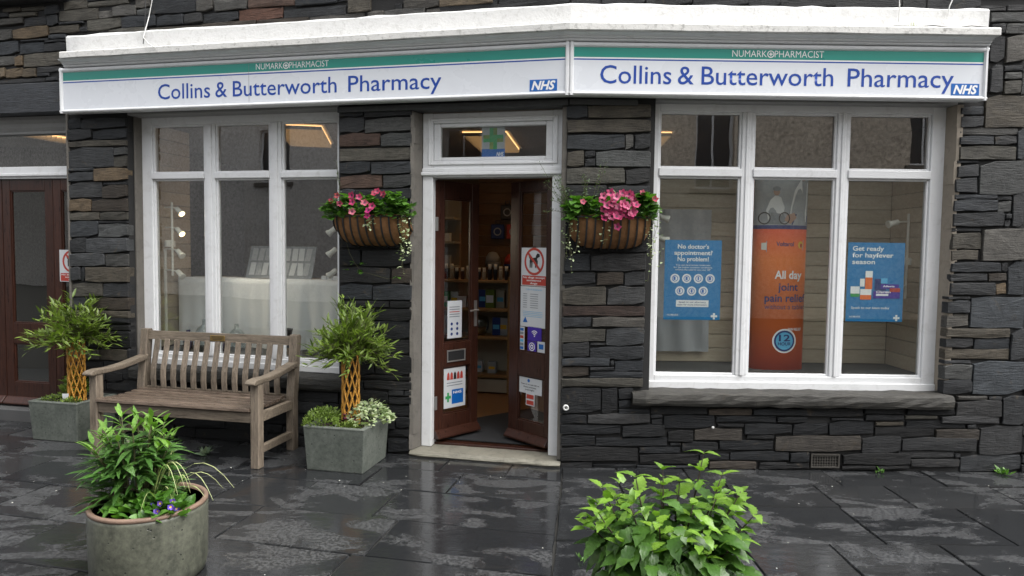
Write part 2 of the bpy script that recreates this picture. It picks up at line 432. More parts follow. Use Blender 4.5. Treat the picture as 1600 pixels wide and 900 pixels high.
def box(name, mat, parent, x0, y0, z0, x1, y1, z1, bevel=0.004, seg=1):
    return MB().box(x0, y0, z0, x1, y1, z1).build(name, mat, parent, bevel=bevel, seg=seg)

# lettering -----------------------------------------------------------
_cap = None
def text_mesh(txt, bold=0.0, shear=0.0, spacing=1.0):
    cu = bpy.data.curves.new('lettering', 'FONT')
    cu.body = txt; cu.size = 1.0; cu.offset = bold; cu.shear = shear; cu.space_character = spacing
    cu.resolution_u = 3
    o = bpy.data.objects.new('lettering', cu); col.objects.link(o)
    dg = bpy.context.evaluated_depsgraph_get()
    me = bpy.data.meshes.new_from_object(o.evaluated_get(dg))
    bpy.data.objects.remove(o); bpy.data.curves.remove(cu)
    return me
def lettering(txt, x0, x1, z, h, y, mat, parent, bold=0.0, shear=0.0, spacing=1.0, name='lettering', fx=None):
    """letters between x0 and x1, baseline z, capital height h, on the plane y"""
    global _cap
    if _cap is None:
        c = text_mesh('H'); _cap = max(v.co.y for v in c.vertices); bpy.data.meshes.remove(c)
    me = text_mesh(txt, bold, shear, spacing)
    a = min(v.co.x for v in me.vertices); b = max(v.co.x for v in me.vertices)
    k = (x1 - x0) / (b - a); kz = h / _cap
    for v in me.vertices:
        x = x0 + (v.co.x - a) * k; zz = z + v.co.y * kz
        v.co = (x, (fx(x) if fx else y), zz)
    me.materials.clear(); me.materials.append(M[mat])
    return link(bpy.data.objects.new(name, me), parent)

def ring(mb, x0, z0, x1, z1, w, ya, yb, wt=None, wb=None):
    wt = wt or w; wb = wb or w
    mb.box(x0, ya, z0, x0 + w, yb, z1); mb.box(x1 - w, ya, z0, x1, yb, z1)
    mb.box(x0 + w, ya, z0, x1 - w, yb, z0 + wb); mb.box(x0 + w, ya, z1 - wt, x1 - w, yb, z1)
    return mb

# ------------------------------------------------------------------ ground
ground = MB().add([(-80, -80, -0.03), (80, -80, -0.03), (80, 60, -0.03), (-80, 60, -0.03)], [(0, 1, 2, 3)]).build('ground', 'joint')
tag(ground, 'dark wet ground under the paving', kind='structure')
pav = MB().box(-9, -12, -0.029, 9, 3.2, -0.014).build('pavement', 'joint')
tag(pav, 'rain-wet slate paving in front of the shop', kind='structure')

def slab(poly, parent):
    """one riven flagstone: uneven outline, arrised edge, slight tilt"""
    c = [sum(p[0] for p in poly) / len(poly), sum(p[1] for p in poly) / len(poly)]
    pts = []
    n = len(poly)
    for i in range(n):
        a, b = poly[i], poly[(i + 1) % n]
        for t in (0.0, 0.35, 0.7):
            pts.append((a[0] + (b[0] - a[0]) * t + random.uniform(-.004, .004), a[1] + (b[1] - a[1]) * t + random.uniform(-.004, .004)))
    def ins(p, d):
        v = Vector((c[0] - p[0], c[1] - p[1])); l = v.length
        return (p[0] + v.x / l * d, p[1] + v.y / l * d)
    tx, ty, dz = random.uniform(-.004, .004), random.uniform(-.004, .004), random.uniform(-.003, .002)
    def zt(p, z): return z + dz + tx * (p[0] - c[0]) + ty * (p[1] - c[1])
    k = len(pts); vs = []
    for d, z in ((0.006, -0.02), (0.0065, -0.007), (0.010, 0.0)):
        for p in pts:
            q = ins(p, d); vs.append((q[0] - c[0], q[1] - c[1], zt(q, z) if z > -0.01 else z))
    fs = [(r * k + i, r * k + (i + 1) % k, (r + 1) * k + (i + 1) % k, (r + 1) * k + i) for r in range(2) for i in range(k)]
    fs.append(tuple(2 * k + i for i in range(k)))
    o = MB().add(vs, fs).build('slab', 'pave', parent)
    o.location = (c[0], c[1], 0)
    return o

def slab_field(s_lo, s_hi, o_end, tr, edge):
    o = 0.06
    while o > o_end:
        d = random.choice((0.36, 0.42, 0.5, 0.56))
        if o == 0.06: d = 0.38
        lo, hi = s_lo, s_hi
        s = lo + random.uniform(0, .5)
        cuts = [lo]
        while s < hi - 0.35:
            cuts.append(s); s += random.choice((0.5, 0.62, 0.75, 0.9, 1.05))
        cuts.append(hi)
        for a, b in zip(cuts, cuts[1:]):
            q = [[a, o - d], [b, o - d], [b, o], [a, o]]
            if edge == 'hi' and b == hi: q[1][0] = 0.109 * max(0, d - o); q[2][0] = 0.109 * max(0, -o)
            if edge == 'lo' and a == lo: q[0][0] = -0.109 * max(0, d - o); q[3][0] = -0.109 * max(0, -o)
            slab([tr(*p) for p in q], pav)
        o -= d
eL = Vector((math.cos(TH), -math.sin(TH))); nL = Vector((math.sin(TH), math.cos(TH)))
def LW(s, o, z=0.0): return (eL.x * s + nL.x * o, eL.y * s + nL.y * o, z)
slab_field(-6.6, 0.0, -4.1, lambda s, o: LW(s, o)[:2], 'hi')
slab_field(0.0, 4.6, -4.1, lambda s, o: (s, o), 'lo')

# ------------------------------------------------------------------ the stone building
bld = empty('stone_building', (0, 0, 0), 0, 'slate stone building with a bent frontage, white shop windows and open wooden door', 'building')

COL = {'d': (.025, .0265, .0285), 'b': (.041, .044, .047), 'g': (.063, .062, .058), 'o': (.060, .0545, .044), 't': (.084, .065, .043),
       'n': (.040, .034, .028), 'r': (.085, .040, .026), 'r2': (.058, .038, .030), 'k': (.0095, .0102, .0112)}

def stone_geo(mb, x0, z0, x1, z1, y=0.0, cx=0.0, cz=0.0):
    """a roughly squared block with a broken, chamfered face"""
    g = 0.0012
    x0 += g; x1 -= g; z0 += g; z1 -= g
    wd, ht = x1 - x0, z1 - z0
    j = min(0.008, 0.085 * ht)
    J = lambda: random.uniform(-j, j)
    nx = 3 if wd > 0.2 else 2
    out = []
    for i in range(nx): out.append((x0 + wd * i / nx + (J() if i else 0), z0 + J() * .7))
    out.append((x1 + J() * .5, z0 + ht * random.uniform(.0, .2)))
    out.append((x1 + J() * .5, z0 + ht * random.uniform(.8, 1)))
    for i in range(nx): out.append((x1 - wd * i / nx + (J() if i else -j), z1 + J() * .7))
    out.append((x0 + J() * .5, z0 + ht * random.uniform(.8, .95)))
    out.append((x0 + J() * .5, z0 + ht * random.uniform(.1, .3)))
    n = len(out); mx, mz = (x0 + x1) / 2, (z0 + z1) / 2
    pr = y - random.uniform(-.007, .010)
    ch = min(0.0035, 0.12 * ht)
    tx, tz = random.uniform(-.012, .012) / max(wd, .1), random.uniform(-.010, .010) / max(ht, .06)
    vs = []
    for dep, sh in ((0.07, 0), (None, 0), ('f', ch)):
        for (a, b) in out:
            aa = a + (sh if a < mx else -sh); bb = b + (sh if b < mz else -sh)
            if dep == 0.07: yy = y + 0.07
            elif dep is None: yy = pr + ch * random.uniform(.6, 2.2)
            else: yy = pr + tx * (a - mx) * .5 + tz * (b - mz) * .5 + random.uniform(-.003, .003)
            vs.append((aa - cx, yy, bb - cz))
    c0 = len(vs); vs.append((mx - cx + random.uniform(-.2, .2) * wd, pr - random.uniform(0, .005), mz - cz + random.uniform(-.15, .15) * ht))
    fs = [(r * n + i, r * n + (i + 1) % n, (r + 1) * n + (i + 1) % n, (r + 1) * n + i) for r in range(2) for i in range(n)]
    fs += [(2 * n + i, 2 * n + (i + 1) % n, c0) for i in range(n)]
    mb.add(vs, fs)

def jitcol(c):
    k = random.uniform(.8, 1.22); h = random.uniform(-.06, .06)
    return (c[0] * k * (1 + h), c[1] * k, c[2] * k * (1 - h), 1)

def rnd_courses(x0, z0, x1, z1, lo=.05, hi=.13):
    res = []; z = z0
    while z < z1 - .02:
        h = min(random.uniform(lo, hi), z1 - z)
        if z1 - z - h < .04: h = z1 - z
        x = x0
        while x < x1 - .02:
            l = random.uniform(.16, .55)
            if x1 - x - l < .12: l = x1 - x
            res.append((x, z, x + l, z + h)); x += l
        z += h
    return res

wallL = MB()
for a, b, z0, z1 in ((-7.2, -6.55, 0, 6.4), (-6.55, -4.40, 2.79, 6.4), (-4.40, -3.79, 0, 6.4), (-3.79, -1.835, 0, 0.50), (-3.79, -1.835, 2.765, 6.4),
                     (-1.835, -1.225, 0, 6.4), (-1.225, -0.05, 2.735, 6.4), (-0.05, 0.04, 0, 6.4)):
    wallL.box(a, 0.022, z0, b, 0.30, z1)
wallL = wallL.build('wall', 'mortar', bld); wallL.rotation_euler = (0, 0, -TH)
wallR = MB()
for a, b, z0, z1 in ((0.012, 0.637, 0, 6.38), (0.637, 2.862, 0, 0.50), (0.637, 2.862, 2.765, 6.38), (2.862, 5.2, 0, 6.38)):
    wallR.box(a, 0.022, z0, b, 0.28, z1)
wallR = wallR.build('wall', 'mortar', bld)

STONES_L = """-4383,2633,-4236,2724,d;-4233,2626,-3791,2716,d;-4385,2536,-4137,2627,d;-4130,2530,-3789,2620,d;-4380,2473,-3789,2526,o;-4379,2298,-3922,2470,b;-3914,2398,-3792,2464,g;-3916,2294,-3794,2394,o;-4378,2263,-4124,2295,b;-4380,2177,-4122,2258,b;-4114,2174,-3791,2289,t;-4379,2034,-4040,2172,b;-4031,2145,-3789,2168,d;-4035,2032,-3790,2141,n;-4381,1918,-4159,2027,t;-4152,1918,-3792,2026,n;-4380,1839,-4078,1913,o;-4072,1840,-3791,1913,o;-4381,1694,-4087,1834,b;-4079,1817,-3788,1834,d;-4080,1697,-3788,1813,g;-4381,1560,-4215,1686,d;-4209,1564,-3785,1688,b;-4380,1444,-4024,1555,b;-4017,1440,-3786,1559,g;-4374,1310,-4278,1436,d;-4272,1312,-4228,1438,d;-4223,1307,-3784,1440,o;-4376,1176,-4054,1297,o;-4046,1179,-3778,1301,d;-4377,1058,-4177,1168,d;-4171,1069,-3780,1174,n;-4379,1000,-3782,1059,o;-4381,940,-4058,991,k;-4052,951,-3779,1001,k;-4383,886,-3776,938,k;-4384,814,-4160,874,k;-4154,806,-3774,885,k;-4386,731,-3771,815,k;-4385,618,-4104,717,o;-4095,622,-3820,723,o;-3814,629,-3771,737,k;-4387,554,-4067,606,k;-4061,566,-3769,619,k;-4389,449,-4039,548,k;-4030,438,-3872,521,k;-3866,470,-3767,566,k;-4392,347,-4041,443,k;-4032,361,-3769,432,k;-1826,2660,-1619,2715,d;-1612,2651,-1216,2706,d;-1825,2537,-1610,2653,b;-1605,2530,-1222,2645,g;-1825,2426,-1482,2531,r2;-1475,2418,-1221,2524,g;-1825,2311,-1220,2417,o;-1823,2215,-1561,2307,d;-1551,2207,-1220,2303,d;-1822,2101,-1461,2207,r2;-1454,2101,-1219,2204,b;-1822,2008,-1691,2097,d;-1686,2004,-1219,2095,d;-1820,1898,-1539,2000,d;-1532,1899,-1217,1999,d;-1820,1773,-1623,1894,d;-1616,1775,-1216,1894,d;-1820,1626,-1405,1769,k;-1398,1630,-1215,1771,k;-1819,1489,-1636,1618,k;-1629,1491,-1213,1622,k;-1818,1354,-1390,1475,d;-1382,1355,-1212,1480,n;-1818,1218,-1545,1345,d;-1537,1221,-1212,1348,d;-1818,1158,-1399,1212,k;-1391,1164,-1211,1219,k;-1818,1051,-1521,1149,k;-1513,1062,-1211,1156,k;-1818,900,-1576,1043,k;-1568,913,-1208,1056,k;-1818,782,-1480,894,k;-1472,795,-1207,909,k;-1819,620,-1524,773,k;-1514,634,-1213,791,k;-1814,585,-1214,623,k;-1815,493,-1616,568,k;-1610,512,-1212,585,k;-1815,394,-1406,493,k;-1400,465,-1274,512,k;-1268,469,-1211,514,k;-1400,400,-1213,461,k;-1815,271,-1475,385,k;-1467,305,-1218,390,k;-1815,189,-1348,267,k;-1342,216,-1220,302,k;-1815,63,-1415,179,k;-1407,138,-1223,206,k;-1407,13,-1237,130,k;-1815,-23,-1414,56,k;-5031,3659,-4840,3698,o;-4836,3656,-4598,3696,o;-5143,3620,-4971,3661,d;-4964,3612,-4679,3647,o;-5145,3550,-4819,3608,g;-4812,3523,-4581,3605,d;-4573,3520,-4460,3610,d;-4591,3616,-4450,3692,d;-4446,3543,-4053,3645,o;-4046,3551,-3900,3619,g;-3897,3556,-3670,3644,g;-3663,3554,-3532,3609,g;-4151,3654,-3744,3698,o;-4398,3644,-4158,3720,o;-3679,3616,-3533,3697,g;-4921,3421,-4557,3519,t;-5149,3420,-4939,3514,g;-4542,3447,-4237,3514,o;-4229,3451,-4156,3489,d;-4376,3518,-4194,3542,g;-4449,3518,-4379,3549,d;-4165,3454,-3823,3554,o;-3815,3457,-3486,3553,d;-4551,3402,-4371,3445,d;-4848,3393,-4559,3415,d;-4592,3375,-4378,3399,d;-5153,3293,-4877,3411,b;-4866,3294,-4610,3390,b;-4605,3297,-4379,3371,d;-5156,3199,-4922,3287,g;-4916,3192,-4837,3282,t;-4829,3176,-4416,3297,o;-5160,3092,-5027,3185,t;-5016,3089,-4838,3175,t;-4832,3090,-4701,3168,t;-4693,3123,-4459,3176,d;-4689,3091,-4560,3121,d;-4588,3045,-4462,3084,d;-5162,3039,-4609,3079,d;-3938,3407,-3574,3456,o;-3520,3553,-3102,3691,d;-3092,3552,-2944,3661,g;-2926,3546,-2634,3645,g;-2622,3549,-2209,3621,r2;-2201,3539,-1844,3596,d;-1837,3550,-1759,3592,d;-3467,3454,-3217,3540,d;-3203,3457,-3043,3542,d;-3036,3456,-2709,3536,d;-2703,3448,-2316,3545,r;-2309,3445,-1768,3528,d;-1752,3461,-1559,3572,o;-3544,3407,-3046,3445,o;-3035,3395,-2550,3454,n;-2543,3400,-2086,3454,n;-2079,3395,-1615,3457,g;-1356,3464,-1301,3507,o;-1294,3461,-1008,3541,g;-1003,3460,-587,3518,t;-1585,3412,-1450,3462,g;-1444,3407,-1117,3463,g;-1110,3402,-587,3460,g;-578,3402,-21,3465,d"""
STONES_R = """-17,2596,135,2704,d;141,2600,602,2708,o;-13,2495,604,2594,o;-13,2373,411,2486,b;417,2380,480,2490,g;486,2382,602,2492,d;-12,2245,119,2367,o;123,2314,199,2365,g;124,2248,200,2309,g;205,2248,605,2370,g;-10,2121,418,2241,o;424,2121,605,2248,d;-10,2031,289,2114,d;295,2035,604,2115,d;-10,1890,189,2026,d;195,1894,604,2030,d;-13,1750,365,1886,k;371,1754,601,1890,k;-14,1615,241,1744,k;248,1619,595,1748,k;-18,1479,173,1608,d;178,1481,592,1612,d;-29,1374,218,1476,d;226,1374,423,1477,n;431,1374,588,1480,d;-29,1229,300,1368,o;310,1229,591,1370,b;-27,1145,592,1223,r2;-26,1059,191,1137,d;199,1068,590,1141,g;-26,951,299,1054,o;306,927,590,1063,b;189,928,302,947,d;-24,840,180,949,d;186,823,590,924,d;-23,772,334,834,d;340,774,368,817,k;374,735,586,817,d;-21,686,180,767,n;187,738,369,766,d;188,681,584,733,d;-24,616,585,683,o;-27,412,275,611,k;280,419,402,609,k;405,523,515,608,k;407,454,500,519,k;410,410,645,451,k;652,412,1078,475,k;1085,412,1411,464,n;1418,417,1824,468,k;-25,332,169,405,k;180,339,646,413,d;650,382,740,412,k;658,335,741,377,k;748,312,1130,409,k;1143,355,1596,409,k;1602,362,1824,407,k;1153,319,1352,349,k;-24,254,426,329,k;438,242,754,332,k;784,205,974,296,k;984,218,1346,312,n;1358,272,1715,352,k;1379,234,1584,268,k;-22,163,237,247,k;241,169,782,234,k;802,173,883,198,k;891,135,1161,206,k;1170,146,1580,226,k;-21,51,562,159,k;570,115,880,166,k;576,30,1021,111,k;1028,64,1250,116,k;1257,68,1702,140,k;-19,-12,218,42,k;226,-9,549,31,k;553,-5,1034,26,k;1101,2,1457,62,n;1478,6,1687,58,k;1779,410,2246,480,k;2253,437,2551,483,k;2260,384,2553,433,k;2576,433,2934,481,k;2564,399,2809,428,o;2834,372,3265,430,d;2939,422,3283,548,d;2944,551,3168,583,g;3182,554,3279,581,g;3288,368,3495,585,d;1723,268,1986,359,k;1995,274,2325,379,k;2009,383,2248,400,k;2344,348,2555,379,o;2342,262,2791,345,k;2573,329,3023,392,k;2798,244,3124,328,n;3030,333,3099,367,d;3131,136,3456,362,d;1593,142,2239,265,n;2246,136,2540,269,d;2546,162,3106,263,d;2527,106,2944,160,d;2948,109,2992,143,d;1708,60,1851,142,k;1666,13,1853,54,k;2106,49,2617,140,k;2101,8,2358,44,k;2620,32,2987,101,d;2362,14,2614,47,k;2998,8,3452,135,d;3466,14,3578,358,k;2945,3408,3171,3450,d;3176,3411,3307,3459,d;3059,3332,3311,3405,g;3171,3247,3315,3326,g;3064,3243,3166,3321,d;3071,3045,3175,3237,d;3182,3044,3323,3240,g;3073,2822,3166,3032,d;3171,2981,3306,3025,g;3179,2919,3304,2976,g;3179,2814,3303,2913,o;3310,2818,3352,3026,g;3052,2572,3347,2808,o;2875,2659,3044,2725,d;2879,2574,3044,2654,d;2875,2516,3306,2571,g;2872,2445,3122,2512,d;3130,2448,3294,2514,d;2873,2335,3294,2441,o;3301,2342,3363,2564,d;2865,2308,3024,2332,d;2865,2207,3021,2302,d;3030,2083,3376,2330,g;2860,2092,3019,2201,d;2860,2046,3172,2086,d;3178,2042,3283,2076,d;2855,1958,3173,2045,d;3180,1951,3283,2039,g;3290,1848,3380,2104,d;2852,1848,3228,1951,d;3234,1906,3283,1943,g;3236,1847,3279,1900,g;2852,1807,3066,1840,d;2852,1678,3070,1801,o;3080,1597,3394,1838,g;2854,1597,3053,1672,o;2854,1509,3222,1585,d;3229,1516,3272,1584,g;2852,1440,3129,1503,d;3139,1440,3274,1508,n;2852,1335,3193,1435,d;3202,1346,3278,1433,t;3282,1341,3407,1591,d;2839,1303,3004,1327,d;2838,1202,3005,1297,d;3015,1093,3421,1330,b;2838,1096,3003,1197,g;2838,1022,3316,1091,o;2836,943,3044,1014,d;3054,935,3320,1016,d;3329,859,3434,1087,d;2835,857,3322,938,o;2836,820,3040,850,d;2835,707,3044,816,g;2837,596,3049,702,d;3054,591,3447,848,b"""

def parse(t): return [(*[int(v) / 1000 for v in q.split(',')[:4]], q.split(',')[4]) for q in t.split(';')]
allst = [(wallL, *q) for q in parse(STONES_L)] + [(wallR, *q) for q in parse(STONES_R)]
allst.sort(key=lambda q: -(q[3] - q[1]) * (q[4] - q[2]))
rest = {wallL: MB(), wallR: MB()}
for i, (wl, x0, z0, x1, z1, c) in enumerate(allst):
    if wl is wallL and -4.4 < x0 < -3.8 and z1 < 2.75: x1 = min(x1, -3.788)
    if i < 296:
        mb = MB(); cx, cz = (x0 + x1) / 2, (z0 + z1) / 2
        stone_geo(mb, x0, z0, x1, z1, 0, cx, cz)
        o = mb.build('stone', 'stone', wl); o.location = (cx, 0, cz); o.color = jitcol(COL[c])
    else:
        stone_geo(rest[wl], x0, z0, x1, z1)
for a in ((-3.79, 0.0, -1.835, 0.468), (-4.385, 0.0, -3.79, 0.30), (-4.4, 3.70, 0.0, 4.6), (-7.1, 3.78, -4.4, 4.6), (-7.1, 2.8, -5.15, 3.78), (-7.1, 0, -6.56, 2.8)):
    for q in rnd_courses(*a): stone_geo(rest[wallL], *q)
for a in ((0.0, 3.415, 2.98, 4.6), (2.98, 3.52, 4.9, 4.6), (3.45, 0.0, 4.9, 3.52)):
    for q in rnd_courses(*a, .07, .17): stone_geo(rest[wallR], *q)
for q in ((-1.0, 3.41, -0.55, 3.62), (-0.54, 3.41, -0.01, 3.52), (-0.54, 3.525, -0.01, 3.65), (-1.55, 3.585, -1.01, 3.68)): stone_geo(rest[wallL], *q)
for wl in rest:
    o = rest[wl].build('small_stones', 'stone', wl); o.color = (.017, .018, .0195, 1); tag(o, kind='stuff')

# lintels, jambs, sills ------------------------------------------------
def Lpart(o): o.rotation_euler = (0, 0, -TH); return o
o = Lpart(MB().box(-5.6, -0.015, 2.775, -4.40, 0.10, 3.035).build('door_lintel', 'sill', bld, bevel=.008)); o.color = (.034, .037, .042, 1)
o = Lpart(MB().box(-1.83, -0.022, 2.690, -0.005, 0.10, 2.732).build('lintel_bar', 'lintel', bld, bevel=.003))
o = MB().box(0.0, -0.020, 2.694, 0.50, 0.015, 2.734).build('lintel_bar', 'lintel', bld, bevel=.003)
o = Lpart(MB().box(-3.79, 0.02, 2.735, -1.84, 0.17, 2.764).build('lintel_bar', 'greywood', bld, bevel=.003))
o = MB().box(0.64, 0.02, 2.738, 2.86, 0.13, 2.764).build('lintel_bar', 'greywood', bld, bevel=.003)
o = Lpart(MB().box(-3.789, 0.085, 0.50, -3.772, 0.17, 2.74).build('window_jamb', 'jamb', bld, bevel=.003))
mb = MB()
zs = [0.60 + 2.135 * i / 26 for i in range(27)]
for a, b in zip(zs, zs[1:]):
    mb.prism([(2.862, 0.135), (2.845, 0.135), (2.852 + random.uniform(-.006, .006), 0.012), (2.885 + random.uniform(-.012, .012), 0.004), (2.885, 0.05)], a, b, 'z')
mb.build('window_jamb', 'plaster', bld)
mb = MB()
for i in range(22):
    a, b = 0.045 + 2.64 * i / 22, 0.045 + 2.64 * (i + 1) / 22
    j = random.uniform(-.006, .006)
    mb.prism([(-1.226, 0.0 + j), (-1.198 + j, 0.01), (-1.172, 0.118), (-1.226, 0.118)], a, b, 'z')
Lpart(mb.build('door_jamb', 'jamb', bld))
Lpart(MB().box(-4.400, 0.0, 0.0, -4.378, 0.10, 2.77).build('door_jamb', 'jamb', bld, bevel=.004))
o = Lpart(MB().box(-0.052, 0.02, 0.05, -0.012, 0.118, 2.69).build('door_jamb', 'jamb', bld, bevel=.004))

def rough_slab(name, mat, parent, x0, x1, y0, y1, z0, z1, seg, j, rot=False):
    prof = [(y1, z0), (y0 + .02, z0), (y0 + .004, z0 + .02), (y0, (z0 + z1) / 2), (y0 + .006, z1 - .015), (y0 + .022, z1), (y1, z1 + .006)]
    vs = []; n = len(prof)
    for i in range(seg + 1):
        x = x0 + (x1 - x0) * i / seg; e = .02 if i in (0, seg) else 0
        for (a, b) in prof:
            vs.append((x + random.uniform(-j, j) * .5, a + (random.uniform(-j, j) + e if a < y1 else 0), b + random.uniform(-j, j)))
    fs = [(i * n + k, (i + 1) * n + k, (i + 1) * n + (k + 1) % n, i * n + (k + 1) % n) for i in range(seg) for k in range(n)]
    fs += [tuple(range(n)), tuple(seg * n + k for k in range(n - 1, -1, -1))]
    o = MB().add(vs, fs).build(name, mat, parent)
    if rot: Lpart(o)
    return o
o = rough_slab('window_sill', 'sill', bld, 0.507, 2.90, -0.065, 0.16, 0.487, 0.588, 26, .006); o.color = (.046, .044, .039, 1)
o = rough_slab('window_sill', 'sill', bld, -3.78, -1.78, -0.050, 0.19, 0.472, 0.582, 22, .006, True); o.color = (.028, .028, .026, 1)
o = rough_slab('door_step', 'step', bld, -1.222, -0.022, -0.036, 0.30, -0.01, 0.040, 16, .003, True)
# loose fixtures on the wall
g = empty('air_vent', (1.866, -0.004, 0.022), 0, 'small square-mesh cast vent low in the slate wall under the right window', 'vent')
ring(MB(), 0, 0, 0.215, 0.105, .010, 0, .03).build('frame', 'vent', g)
mb = MB()
for i in range(1, 10): mb.box(.010 + i * .0195 - .003, .006, .01, .010 + i * .0195 + .003, .016, .095)
for i in range(1, 5): mb.box(.010, .008, .0 + i * .021 - .003, .205, .018, i * .021 + .003)
mb.build('grid', 'vent', g)
MB().box(.010, .026, .010, .205, .029, .095).build('back', 'void', g)
g = MB().lathe([(.011, 0), (.022, 0), (.022, .02), (.011, .02), (.011, 0)], 16).build('overflow_pipe', 'cable', None, True)
g.location = (0.012, -0.012, 0.46); g.rotation_euler = (R(90), 0, 0)
tag(g, 'short white plastic overflow pipe end beside the door frame', 'pipe')

g = empty('wall_plug', (1.115, -.012, .322), 0, 'small white plug in the slate wall under the right window', 'plug')
MB().lathe([(.010, 0), (.011, .005), (.007, .010)], 12).build('plug', 'cable', g, True).rotation_euler = (R(90), 0, 0)
# cornice ---------------------------------------------------------------
def two_wall_sweep(name, mat, prof, sL, xR, parent, bevel=0.0, segs=1, jit=0.0):
    """profile (o, z) carried along both frontages with a mitre at the corner"""
    t = math.tan(TH / 2); st = []
    NL = segs
    for i in range(NL + 1):
        f = i / NL
        st.append([LW(sL * (1 - f) - q[0] * t * f, q[0], q[1] + (random.uniform(-jit, jit) if 0 < i < NL else 0)) for q in prof])
    for i in range(1, NL + 1):
        f = i / NL
        st.append([(xR * f + q[0] * t * (1 - f), q[0], q[1] + (random.uniform(-jit, jit) if i < NL else 0)) for q in prof])
    n = len(prof); vs = [p for s_ in st for p in s_]
    fs = [(i * n + k, (i + 1) * n + k, (i + 1) * n + (k + 1) % n, i * n + (k + 1) % n) for i in range(len(st) - 1) for k in range(n)]
    fs += [tuple(range(n)), tuple((len(st) - 1) * n + k for k in range(n - 1, -1, -1))]
    return MB().add(vs, fs).build(name, mat, parent, bevel=bevel)
corn = two_wall_sweep('cornice', 'white', [(0.02, 3.170), (0.02, 3.119), (-0.126, 3.119), (-0.136, 3.124), (-0.138, 3.131), (-0.132, 3.134), (-0.146, 3.137), (-0.152, 3.143), (-0.150, 3.147), (-0.168, 3.157), (-0.186, 3.163), (-0.190, 3.170)], -4.27, 2.972, bld)
led = two_wall_sweep('cornice_ledge', 'ledge', [(0.02, 3.205), (0.02, 3.1705), (-0.205, 3.1705), (-0.209, 3.174), (-0.209, 3.216), (-0.200, 3.226), (-0.03, 3.246), (0.02, 3.246)], -4.235, 2.992, corn, segs=18, jit=.0025)
ups = two_wall_sweep('upstand', 'whitewash', [(0.021, 3.412), (0.021, 3.2465), (-0.022, 3.2465), (-0.030, 3.400), (-0.014, 3.418)], -4.345, 3.026, corn, segs=26, jit=.006)
mb = MB()
for i in range(9):
    a = random.uniform(-.5, .5); h = random.uniform(.03, .07)
    x = 2.42 + random.uniform(-.04, .04)
    mb.add([(x - .003, -.12, 3.235), (x + .003, -.12, 3.235), (x + math.sin(a) * h, -.13, 3.235 + math.cos(a) * h)], [(0, 1, 2)])
tag(mb.build('ledge_weed', 'blade'), 'tuft of yellowed grass growing on the white ledge above the right sign', 'weed')
mb = MB()
mb.tube([(2.25 + .09 * i, -.185 + .012 * math.sin(i * 1.7), 3.232 + .005 * math.sin(i * 2.3)) for i in range(9)] + [(3.08, -.03, 3.27), (3.5, -.025, 3.32)], .003, 5)
tag(mb.build('ledge_cable', 'blackcable'), 'thin dark cable lying along the right end of the white ledge', 'cable')
def wire(pts, mat, label, r=.0042):
    tag(MB().tube(pts, r, 5).build('hanging_wire', mat), label, 'wire')
wire([LW(-3.46, -.03, 3.95), LW(-3.47, -.035, 3.70), LW(-3.50, -.05, 3.52), LW(-3.49, -.10, 3.41), LW(-3.43, -.20, 3.30), LW(-3.36, -.225, 3.235), LW(-3.30, -.22, 3.205)], 'cable', 'white wire looping down over the left end of the white cornice')
wire([LW(-3.55, -.028, 3.95), LW(-3.55, -.03, 3.60), LW(-3.56, -.03, 3.43), LW(-3.56, -.05, 3.30)], 'blackcable', 'straight dark wire beside the white loop on the left cornice')
wire([(2.37, -.03, 3.9), (2.365, -.035, 3.5), (2.36, -.05, 3.42), (2.355, -.06, 3.30)], 'cable', 'white wire dropping behind the grass tuft on the ledge')
wire([(2.77, -.03, 3.9), (2.76, -.035, 3.5), (2.72, -.05, 3.42), (2.70, -.06, 3.33)], 'cable', 'white wire dropping at the right end of the ledge')
o = MB().box(-5.7, -.10, 3.722, -4.33, .03, 3.80).build('upper_sill', 'lintel', bld, bevel=.01); Lpart(o)

